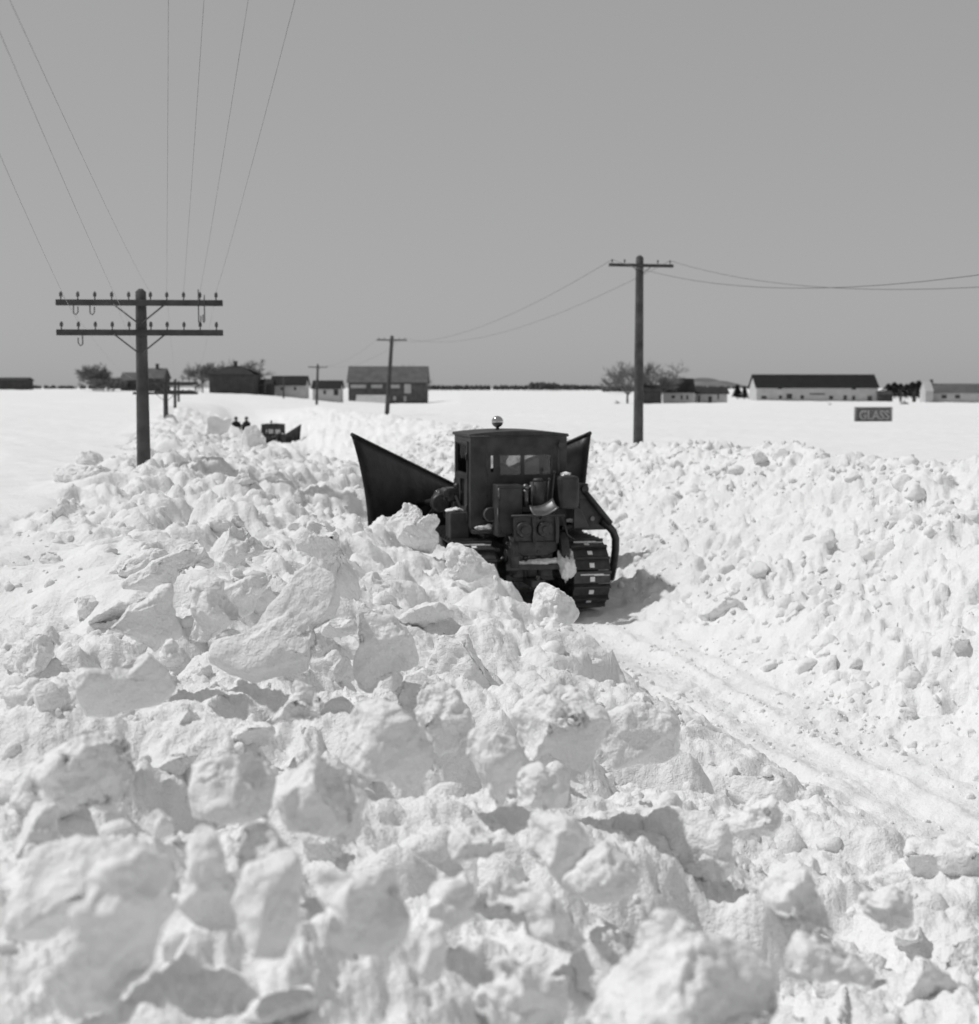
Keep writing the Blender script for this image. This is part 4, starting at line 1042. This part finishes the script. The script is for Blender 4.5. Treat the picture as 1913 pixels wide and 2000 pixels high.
for j, ((mx, my, mY), A, lab) in enumerate((
    ((329, 24, 8.6), up[6], "first of four overhead wires fanning up from the near pole, leftmost of the fan"),
    ((397, 24, 8.6), up[7], "second overhead wire of the fan, almost vertical in view"),
    ((481, 24, 8.6), up[8], "third overhead wire of the fan, leaning right"),
    ((570, 24, 8.6), up[9], "rightmost overhead wire of the fan rising from the near pole"),
    ((38, 41, 6.2), up[5], "overhead wire running to the top left corner of the view"),
    ((38, 153, 6.6), dn[4], "lower overhead wire reaching the left edge below the corner"),
    ((38, 389, 8.5), dn[1], "faint overhead wire at the left edge, lowest of all"))):
    Mp = at(mx, my, mY)
    f = (A.y - mY) / (A.y + 14.0)
    sag = .25
    B = A + (Mp + Vector((0, 0, 4 * sag * f * (1 - f))) - A) / f
    strand("telephone_wire", A, B, sag, .0038 if j < 4 else .0026, lab)
for k in (0, 3, 6, 9):
    strand("telephone_wire", up[k], p2[0][k], .3, .004, "telephone wire going on to the second pole from the upper crossarm's %s" % {0: "left end", 3: "inner left", 6: "inner right", 9: "right end"}[k])
# power line crossing the fields
pw4 = [-1.08, -.62, .62, 1.08]
W1, q1 = pole(1247, 503, 880, 49, .16, [519], "nearest single crossarm power pole, behind the right bank", "power poles", 2.4, pw4, leanpx=3)
W2, q2_ = pole(755, 657, 808, 113, .17, [664], "leaning power pole in front of the big grey barn", "power poles", 2.5, pw4, leanpx=11)
W3, q3 = pole(618, 712, 801, 177, .16, [717], "power pole left of the barn, in front of the small dark roofed sheds", "power poles", 2.5, pw4, leanpx=3, near=False)
W4, _ = pole(554, 735, 806, 241, .16, [742], "thin far power pole before the white walled house", "power poles", 2.5, pw4, near=False)
for px, D_, wh in ((518, 305, "rightmost"), (494, 369, "middle"), (476, 433, "leftmost")):
    pole(px, 748, 798, D_, .15, [752], wh + " of three tiny far power poles near the dark hip roofed house", "power poles", 2.4, pw4, near=False)
far_end = [Vector((5.38 + 13.95, -15, 12.6)) + Vector((RT[0], RT[1], 0)) * d - Vector((0, 0, .9 if d > 0 else 0)) for d in pw4]
for k, nm in ((0, "left"), (3, "right")):
    strand("power_wire", q1[0][k], q2_[0][k], 1.3, .008, "power wire from the %s end of the nearest power pole down to the leaning one" % nm)
    strand("power_wire", q2_[0][k], q3[0][k], 1.0, .008, "far power wire from the leaning pole onward, %s side" % nm)
    strand("power_wire", q1[0][k], far_end[k], (4.5, 0, 0, 4.2)[k], .008, "sagging power wire from the %s end of the nearest power pole to the right edge" % nm, 40)

# ---------------------------------------------------------------- buildings
def house(name, label, x0, x1, ytop, yeave, ybase, D, depth=8.0, wall='wallgrey', roof='roofdark', hip=0.0, yaw=0.0, windows=(), doors=(), chimney=None, over=.35, cat="house", panes=True, gable_dark=None):
    a, b_ = at(x0, ybase, D), at(x1, ybase, D)
    W_ = b_.x - a.x; cx = (a.x + b_.x) / 2
    zb = min(a.z, fz(cx, D)) - .5
    ze, zr = at(x0, yeave, D).z - zb, at(x0, ytop, D + depth / 2).z - zb
    r = empty(name, (cx, D, zb), yaw)
    tag(r, label, cat)
    h = W_ / 2
    m = MB()
    m.add([(-h, 0, 0), (h, 0, 0), (h, 0, ze), (-h, 0, ze)], [(0, 1, 2, 3)])
    m.add([(-h, depth, 0), (h, depth, 0), (h, depth, ze), (-h, depth, ze)], [(3, 2, 1, 0)])
    for sx in (-h, h):
        zg = zr - .12 if not hip else ze
        m.add([(sx, 0, 0), (sx, depth, 0), (sx, depth, ze), (sx, depth / 2, zg), (sx, 0, ze)], [(0, 1, 2, 3, 4)])
    wl = m.build("wall", M[wall], r)
    e = over
    m = MB()
    hx = hip * h
    sl = (zr - ze) / (depth / 2)
    el = -e * sl
    v = [(-h - e, -e, ze + el), (h + e, -e, ze + el), (h + e - hx, depth / 2, zr), (-h - e + hx, depth / 2, zr), (-h - e, depth + e, ze + el), (h + e, depth + e, ze + el)]
    t = .14
    v2 = [(x, y, z + t) for x, y, z in v]
    vs = v + v2
    m.add(vs, [(0, 1, 2, 3), (3, 2, 5, 4), (6, 9, 8, 7), (9, 10, 11, 8), (0, 6, 7, 1), (4, 5, 11, 10), (0, 3, 9, 6), (3, 4, 10, 9), (1, 7, 8, 2), (2, 8, 11, 5)])
    rf = m.build("roof", M[roof], r)
    if chimney:
        cxp = at(chimney, ytop, D).x - cx
        m = MB(); m.box(cxp - .35, cxp + .35, depth / 2 - .35, depth / 2 + .35, zr - .5, zr + 1.1); m.box(cxp - .42, cxp + .42, depth / 2 - .42, depth / 2 + .42, zr + 1.101, zr + 1.25); m.build("chimney", M['walldark'], rf)
    def opening(kind, q, mm):
        xa, xb = at(q[0], q[2], D).x - cx, at(q[1], q[2], D).x - cx
        za, zb2 = at(q[0], q[3], D).z - zb, at(q[0], q[2], D).z - zb
        m = MB()
        fw_ = .10
        m.box(xa - fw_, xa, -.06, -.003, za - fw_, zb2 + fw_); m.box(xb, xb + fw_, -.06, -.003, za - fw_, zb2 + fw_)
        m.box(xa, xb, -.06, -.003, zb2, zb2 + fw_); m.box(xa, xb, -.06, -.003, za - fw_, za)
        o = m.build(kind, M[wall], wl)
        m = MB(); m.box(xa, xb, -.045, -.004, za, zb2)
        o2 = m.build(kind + "_pane" if kind == "window" else kind + "_leaf", M[mm], wl)
    for q in windows: opening("window", q, q[4] if len(q) > 4 else 'pane')
    for q in doors: opening("door", q, q[4] if len(q) > 4 else 'pane')
    return r
house("shed", "low dark shed cut by the left edge on the horizon", -60, 52, 738, 743, 748, 420, 6, 'walldark', 'roofdark', cat="shed")
house("farmhouse", "grey house seen left of the near double crossarm pole", 236, 284, 728, 742, 762, 352, 7, 'walldark', 'roofgrey', windows=((248, 254, 748, 756), (264, 270, 748, 756)))
house("farmhouse", "taller grey house seen right of the near double crossarm pole", 283, 318, 720, 738, 761, 346, 8, 'walldark', 'roofgrey', windows=((296, 301, 744, 752), (306, 311, 744, 752)), chimney=300)
house("farmhouse", "large dark hip roofed house among bare trees", 409, 496, 716, 731, 768, 305, 9, 'walldark', 'roofdark', hip=.75, windows=((420, 427, 740, 750), (440, 447, 740, 750), (460, 467, 740, 750), (480, 487, 740, 750)), chimney=453)
house("shed", "small dark link shed between the hip roofed house and the white walled one", 494, 530, 741, 750, 765, 312, 5, 'walldark', 'roofdark', cat="shed")
house("farmhouse", "white walled house under a black roof, left of the small dark shed", 530, 596, 735, 751, 768, 318, 7, 'wallwhite', 'roofblack', windows=((548, 553, 756, 762), (574, 579, 756, 762)))
house("shed", "small black roofed shed with a dark gable, beside the big grey barn", 611, 664, 744, 758, 772, 300, 7, 'wallwhite', 'roofblack', cat="shed", doors=((652, 661, 760, 772, 'walldark'), (632, 637, 762, 770, 'walldark')))
house("barn", "big weathered grey barn behind the leaning power pole", 681, 833, 716, 745, 789, 400, 12, 'wallgrey', 'roofgrey', cat="barn", over=.5,
      windows=((685, 715, 751, 758, 'trim'), (725, 747, 751, 758, 'trim'), (764, 781, 751, 758, 'trim'), (768, 774, 774, 782, 'trim'), (789, 794, 774, 784, 'trim'), (802, 814, 776, 782, 'roofgrey')),
      doors=((790, 803, 750, 768, 'trim'),))
house("lean_to", "low snow roofed lean-to in front of the big grey barn", 696, 754, 772, 788, 794, 391, 6, 'wallgrey', 'trim', cat="shed", over=.2)
house("barn", "black roofed small barn right of the nearest power pole", 1296, 1357, 740, 765, 783, 340, 8, 'wallwhite', 'roofblack', cat="barn", over=.3, doors=((1312, 1319, 772, 778), (1330, 1334, 772, 780), (1341, 1345, 772, 780)))
house("shed", "dark timber shed under the bare trees behind the nearest power pole", 1258, 1292, 752, 764, 789, 330, 6, 'walldark', 'roofdark', cat="shed")
house("shed", "low open shed with dark roof, between the small barn and the long barn", 1361, 1421, 757, 768, 787, 345, 7, 'wallwhite', 'roofdark', cat="shed", over=.5, doors=((1364, 1368, 772, 786, 'walldark'), (1384, 1391, 774, 786, 'walldark'), (1402, 1405, 770, 780, 'walldark')))
house("barn", "long low barn with a black roof and pale wall", 1478, 1715, 732, 756, 785, 395, 11, 'wallwhite', 'roofblack', cat="barn", over=.4,
      doors=((1488, 1498, 773, 779, 'walldark'), (1522, 1528, 772, 779), (1537, 1548, 769, 779), (1564, 1571, 772, 779, 'walldark'), (1582, 1612, 768, 771, 'wallgrey'), (1620, 1628, 773, 780, 'walldark'), (1648, 1655, 772, 781), (1665, 1671, 773, 781, 'walldark'), (1695, 1704, 773, 783, 'wallgrey')),
      windows=((1520, 1528, 756, 760), (1664, 1673, 757, 761)))
house("shed", "dark annex at the right end of the long barn", 1718, 1744, 764, 770, 787, 393, 6, 'walldark', 'walldark', cat="shed")
house("farmhouse", "grey roofed house with a pale gable at the right edge", 1822, 1960, 750, 766, 786, 380, 9, 'wallwhite', 'roofgrey', windows=((1840, 1850, 771, 778), (1866, 1876, 771, 778)), chimney=1830)
r_ = house("shed", "narrow pale gabled porch at the left end of the right edge house", 1808, 1823, 746, 764, 786, 376, 5, 'wallwhite', 'wallwhite', cat="shed", over=.1)

# ---------------------------------------------------------------- billboard
BD = 86
pL, pR = at(1668, 825, BD), at(1743, 825, BD)
bx = (pL.x + pR.x) / 2; bwid = pR.x - pL.x; zt = at(1700, 796, BD).z
z0 = fz(bx, BD) - .4
B = empty("billboard", (bx, BD, z0), math.radians(6))
tag(B, "weathered billboard with big pale letters standing in the snow field", "billboard")
zb = at(1700, 824, BD).z - z0; zt -= z0
for k in range(5):
    hh = (zt - zb) / 5
    m = MB(); m.box(-bwid / 2, bwid / 2, -.02 - .008 * (k % 2), .03, zb + hh * k + .004, zb + hh * (k + 1) - .004); m.build("board_plank", M['signdark'], B)
for sx in (-.36, .36):
    m = MB(); m.box(bwid * sx - .07, bwid * sx + .07, .035, .17, 0, zt - .06); m.build("post", M['walldark'], B)
for lo_, hi2 in ((-.5, -.49), (.49, .5)):
    m = MB(); m.box(bwid * lo_ - .04, bwid * hi2 + .04, -.06, -.031, zb, zt); m.build("side_trim", M['trim'], B)
m = MB(); m.box(-bwid / 2 - .03, bwid / 2 + .03, -.06, .03, zt + .002, zt + .05); m.build("top_trim", M['trim'], B)
tcu = bpy.data.curves.new("lettering", 'FONT'); tcu.body = "GLASS"; tcu.size = 1.28; tcu.extrude = .012; tcu.align_x = 'CENTER'; tcu.align_y = 'CENTER'; tcu.offset = .02
to = bpy.data.objects.new("lettering_curve", tcu); col.objects.link(to)
dg = bpy.context.evaluated_depsgraph_get()
tm = bpy.data.meshes.new_from_object(to.evaluated_get(dg)); bpy.data.objects.remove(to)
tm.materials.clear(); tm.materials.append(M['signlet'])
lt = bpy.data.objects.new("lettering", tm); col.objects.link(lt); lt.parent = B
lt.rotation_euler = (math.pi / 2, 0, 0); lt.location = (.06, -.04, (zb + zt) / 2 - .05)
kx = bwid * .80 / max(.1, lt.dimensions.x); lt.scale = (kx, (zt - zb) * .66 / max(.1, lt.dimensions.y), 1)

# ---------------------------------------------------------------- trees
def bare_tree(px, pyt, pyb, D, wpx, label, group, seed, dens=1.0, bushy=False):
    rr = random.Random(seed)
    top, bot = at(px, pyt, D), at(px, pyb, D)
    z0 = min(bot.z, fz(bot.x, D))
    H = top.z - z0
    root = empty("bare_tree", (bot.x, D, z0)); tag(root, label, "tree", group)
    tk, cr = MB(), MB()
    def branch(p, d, ln, r, lev):
        q = p + d * ln
        mid = p + d * ln * .5 + Vector((rr.gauss(0, .06), rr.gauss(0, .06), rr.gauss(0, .03))) * ln
        cr.tube([p, mid, q], [r, r * .8, r * .55], 4 if lev < 2 else 3, cap=False, sm=False)
        if lev >= 5: return
        for k in range(4):
            ax = Vector((rr.gauss(0, 1), rr.gauss(0, 1), rr.gauss(.15, .6))).normalized()
            nd = (d * .85 + ax * .75).normalized(); nd.z = nd.z * .85 + .08; nd.normalize()
            branch(p.lerp(q, rr.uniform(.35, 1.0)), nd, ln * rr.uniform(.6, .8), max(r * .6, .04), lev + 1)
    if bushy:
        for k in range(7):
            a = k * .9; branch(Vector((math.cos(a) * .5, math.sin(a) * .5, 0)), Vector((math.cos(a) * .5, math.sin(a) * .5, 1)).normalized(), H * .30, .06, 1)
        tk.tube([(0, 0, -.3), (0, 0, H * .3)], [.14, .08], 6)
    else:
        tr_ = H * .022
        tk.tube([(0, 0, -.3), (rr.gauss(0, .1), 0, H * .12), (rr.gauss(0, .15), 0, H * .24)], [tr_ * 1.3, tr_, tr_ * .8], 8)
        for k in range(6):
            a = k * 1.05 + rr.uniform(-.3, .3); e_ = rr.uniform(.35, 1.3)
            branch(Vector((0, 0, H * rr.uniform(.12, .24))), Vector((math.cos(a), math.sin(a), e_)).normalized(), H * rr.uniform(.26, .36), tr_ * .55, 1)
    zmax = max(v[2] for v in cr.v)
    k = H / zmax
    xs_ = sorted(abs(v[0]) for v in cr.v); kx_ = wpx * D / F / 2 / xs_[int(len(xs_) * .95)]
    cr.v = [(a * kx_, b * kx_, c * k) for a, b, c in cr.v]; tk.v = [(a, b, c * k) if not bushy else (a, b, c) for a, b, c in tk.v]
    tk.build("trunk", M['bark'], root); cr.build("crown", M['twig'], root)
    return root
G = "bare trees along the horizon"
bare_tree(188, 706, 762, 345, 62, "dense round bare tree left of the grey houses", G, 1, 1.4, True)
bare_tree(210, 735, 765, 340, 60, "low bare bush between the round tree and the grey house", G, 2, 1.4, True)
bare_tree(396, 706, 765, 318, 60, "bare tree at the left wall of the hip roofed house", G, 3)
bare_tree(432, 702, 765, 330, 70, "bare tree behind the left half of the hip roofed house", G, 4)
bare_tree(478, 699, 765, 328, 70, "bare tree behind the right half of the hip roofed house", G, 5)
bare_tree(806, 709, 770, 425, 60, "bare tree whose top shows over the big barn's right end", G, 6)
bare_tree(1226, 703, 785, 335, 82, "wide bare tree left of the nearest power pole", G, 7)
bare_tree(1286, 699, 785, 338, 84, "wide bare tree right of the nearest power pole", G, 8)
def conifer(px, pyt, D, label, group, seed, wide=.3):
    rr = random.Random(seed)
    top = at(px, pyt, D); z0 = fz(top.x, D); H = max(2.5, top.z - z0)
    root = empty("evergreen_tree", (top.x, D, z0)); tag(root, label, "tree", group)
    m = MB(); m.tube([(0, 0, 0), (0, 0, H * .9)], [.16, .03], 6); m.build("trunk", M['bark'], root)
    m = MB()
    for k in range(200):
        u = rr.random() ** .9; z = H * (.12 + .88 * u); rad = H * wide * (1.05 - u) * rr.uniform(.5, 1.1); a = rr.uniform(0, 6.28)
        c = Vector((math.cos(a), math.sin(a), 0)); p = c * rad + Vector((0, 0, z)); t_ = Vector((-c.y, c.x, 0)); s_ = H * .13 * rr.uniform(.6, 1.3)
        m.add([p - c * s_ * 1.4 + Vector((0, 0, s_ * .5)), p + t_ * s_, p + c * s_ - Vector((0, 0, s_ * .5)), p - t_ * s_], [(0, 1, 2, 3)])
    m.build("crown", M['ever'], root)
for i, (px, py) in enumerate(((1736, 750), (1748, 747), (1760, 750), (1772, 751), (1783, 747), (1795, 745), (1806, 748))):
    conifer(px, py, 520 + (i % 3) * 12, ("leftmost", "second from left", "third from left", "middle", "third from right", "second from right", "rightmost")[i] + " evergreen in the row right of the long barn", "evergreens beside the long barn", 20 + i, .85)
for i, (px, py, D_) in enumerate(((1441, 752, 460), (1455, 757, 450))):
    conifer(px, py, D_, ("small evergreen just left of the long barn's gable" if i else "small evergreen right of the low open shed"), "small evergreens left of the long barn", 40 + i, .4)
# the far wood on the horizon reads as one mass
m = MB(); rr = random.Random(77)
for (xa, xb, ya, yb, D_, n_) in ((830, 1190, 751, 760, 1500, 420), (1035, 1085, 745, 760, 1400, 80), (1085, 1130, 749, 760, 1400, 50), (60, 240, 751, 758, 1500, 120), (1180, 1300, 752, 762, 900, 110), (1355, 1500, 752, 757, 1300, 90)):
    for k in range(n_):
        px = rr.uniform(xa, xb); D = D_ * rr.uniform(.95, 1.1)
        b_ = at(px, yb, D); t_ = at(px, rr.uniform(ya, (ya + yb) / 2 + 1), D)
        h = max(1.0, t_.z - b_.z); wdt = h * rr.uniform(.35, .8); a0 = rr.uniform(0, 2)
        ring = [(b_.x + wdt * math.cos(a0 + q_ * 1.2566) * rr.uniform(.7, 1.2), D + wdt * math.sin(a0 + q_ * 1.2566), b_.z - 1.5 + h * .25) for q_ in range(5)]
        ring2 = [(b_.x + .7 * wdt * math.cos(a0 + q_ * 1.2566) * rr.uniform(.6, 1.2), D + .7 * wdt * math.sin(a0 + q_ * 1.2566), b_.z + h * .65) for q_ in range(5)]
        vs = ring + ring2 + [(b_.x + rr.uniform(-.2, .2) * wdt, D, t_.z)]
        m.add(vs, [(q_, (q_ + 1) % 5, 5 + (q_ + 1) % 5, 5 + q_) for q_ in range(5)] + [(5 + q_, 5 + (q_ + 1) % 5, 10) for q_ in range(5)])
wd = m.build("far_wood", M['fir']); tag(wd, "thin dark line of woods along the far horizon", "woods", kind="stuff")
# wooded hill far off at right
hx = []
vs, fs = [], []
nu, nv = 60, 12
for i in range(nu + 1):
    px = 1330 + (1530 - 1330) * i / nu
    e = math.sin(math.pi * i / nu) ** .8
    for j in range(nv + 1):
        v = j / nv
        Y = 3600 + 1200 * v
        z = at(px, 764, 3600).z + (at(px, 733 + 1.5 * math.sin(i * .5), 4200).z - at(px, 764, 3600).z) * e * math.sin(math.pi * min(1, v * 1.0) * .5 + 0) * (1 if v < .6 else 1 - (v - .6) * .4)
        vs.append((at(px, 757, 3600).x * (1 + .1 * v), Y, z))
for i in range(nu):
    for j in range(nv):
        fs.append((i * (nv + 1) + j, (i + 1) * (nv + 1) + j, (i + 1) * (nv + 1) + j + 1, i * (nv + 1) + j + 1))
m = MB(); m.add(vs, fs, 0, True); hl = m.build("hill", M['hill']); tag(hl, kind="structure")
# small dark things in the fields
def bush(px, py, D, r, label):
    p = at(px, py, D); rr = random.Random(int(px))
    root = empty("bush", (p.x, D, fz(p.x, D))); tag(root, label, "bush")
    m = MB()
    for k in range(46):
        d = Vector((rr.gauss(0, 1), rr.gauss(0, 1), abs(rr.gauss(.6, .6)))).normalized()
        q = d * r * rr.uniform(.6, 1.2); m.tube([(0, 0, -.1), q * .5 + Vector((0, 0, .1 * r)), q], [.05 * r, .04 * r, .02 * r], 3, cap=False)
    m.build("twigs", M['twig'], root)
bush(1767, 794, 270, 1.0, "small dark bush alone in the snow right of the billboard")
bush(1621, 810, 200, .5, "tuft of twigs in the snow left of the billboard")
bush(1207, 787, 300, .9, "small dark bush in the snow left of the nearest power pole")
for i, px in enumerate((1760, 1785, 1788)):
    p = at(px, 770, 385); m = MB(); zz = fz(p.x, 385)
    m.box(-.28, .28, -.2, .2, -.2, 2.4 + .5 * i); o = m.build("gate_post", M['walldark'], None, .03, (p.x, 385, zz)); tag(o, ("thick dark gate post nearest the dark annex", "middle dark gate post right of the annex", "tallest dark gate post, farthest right of the annex")[i], "gate post", "gate posts right of the long barn")
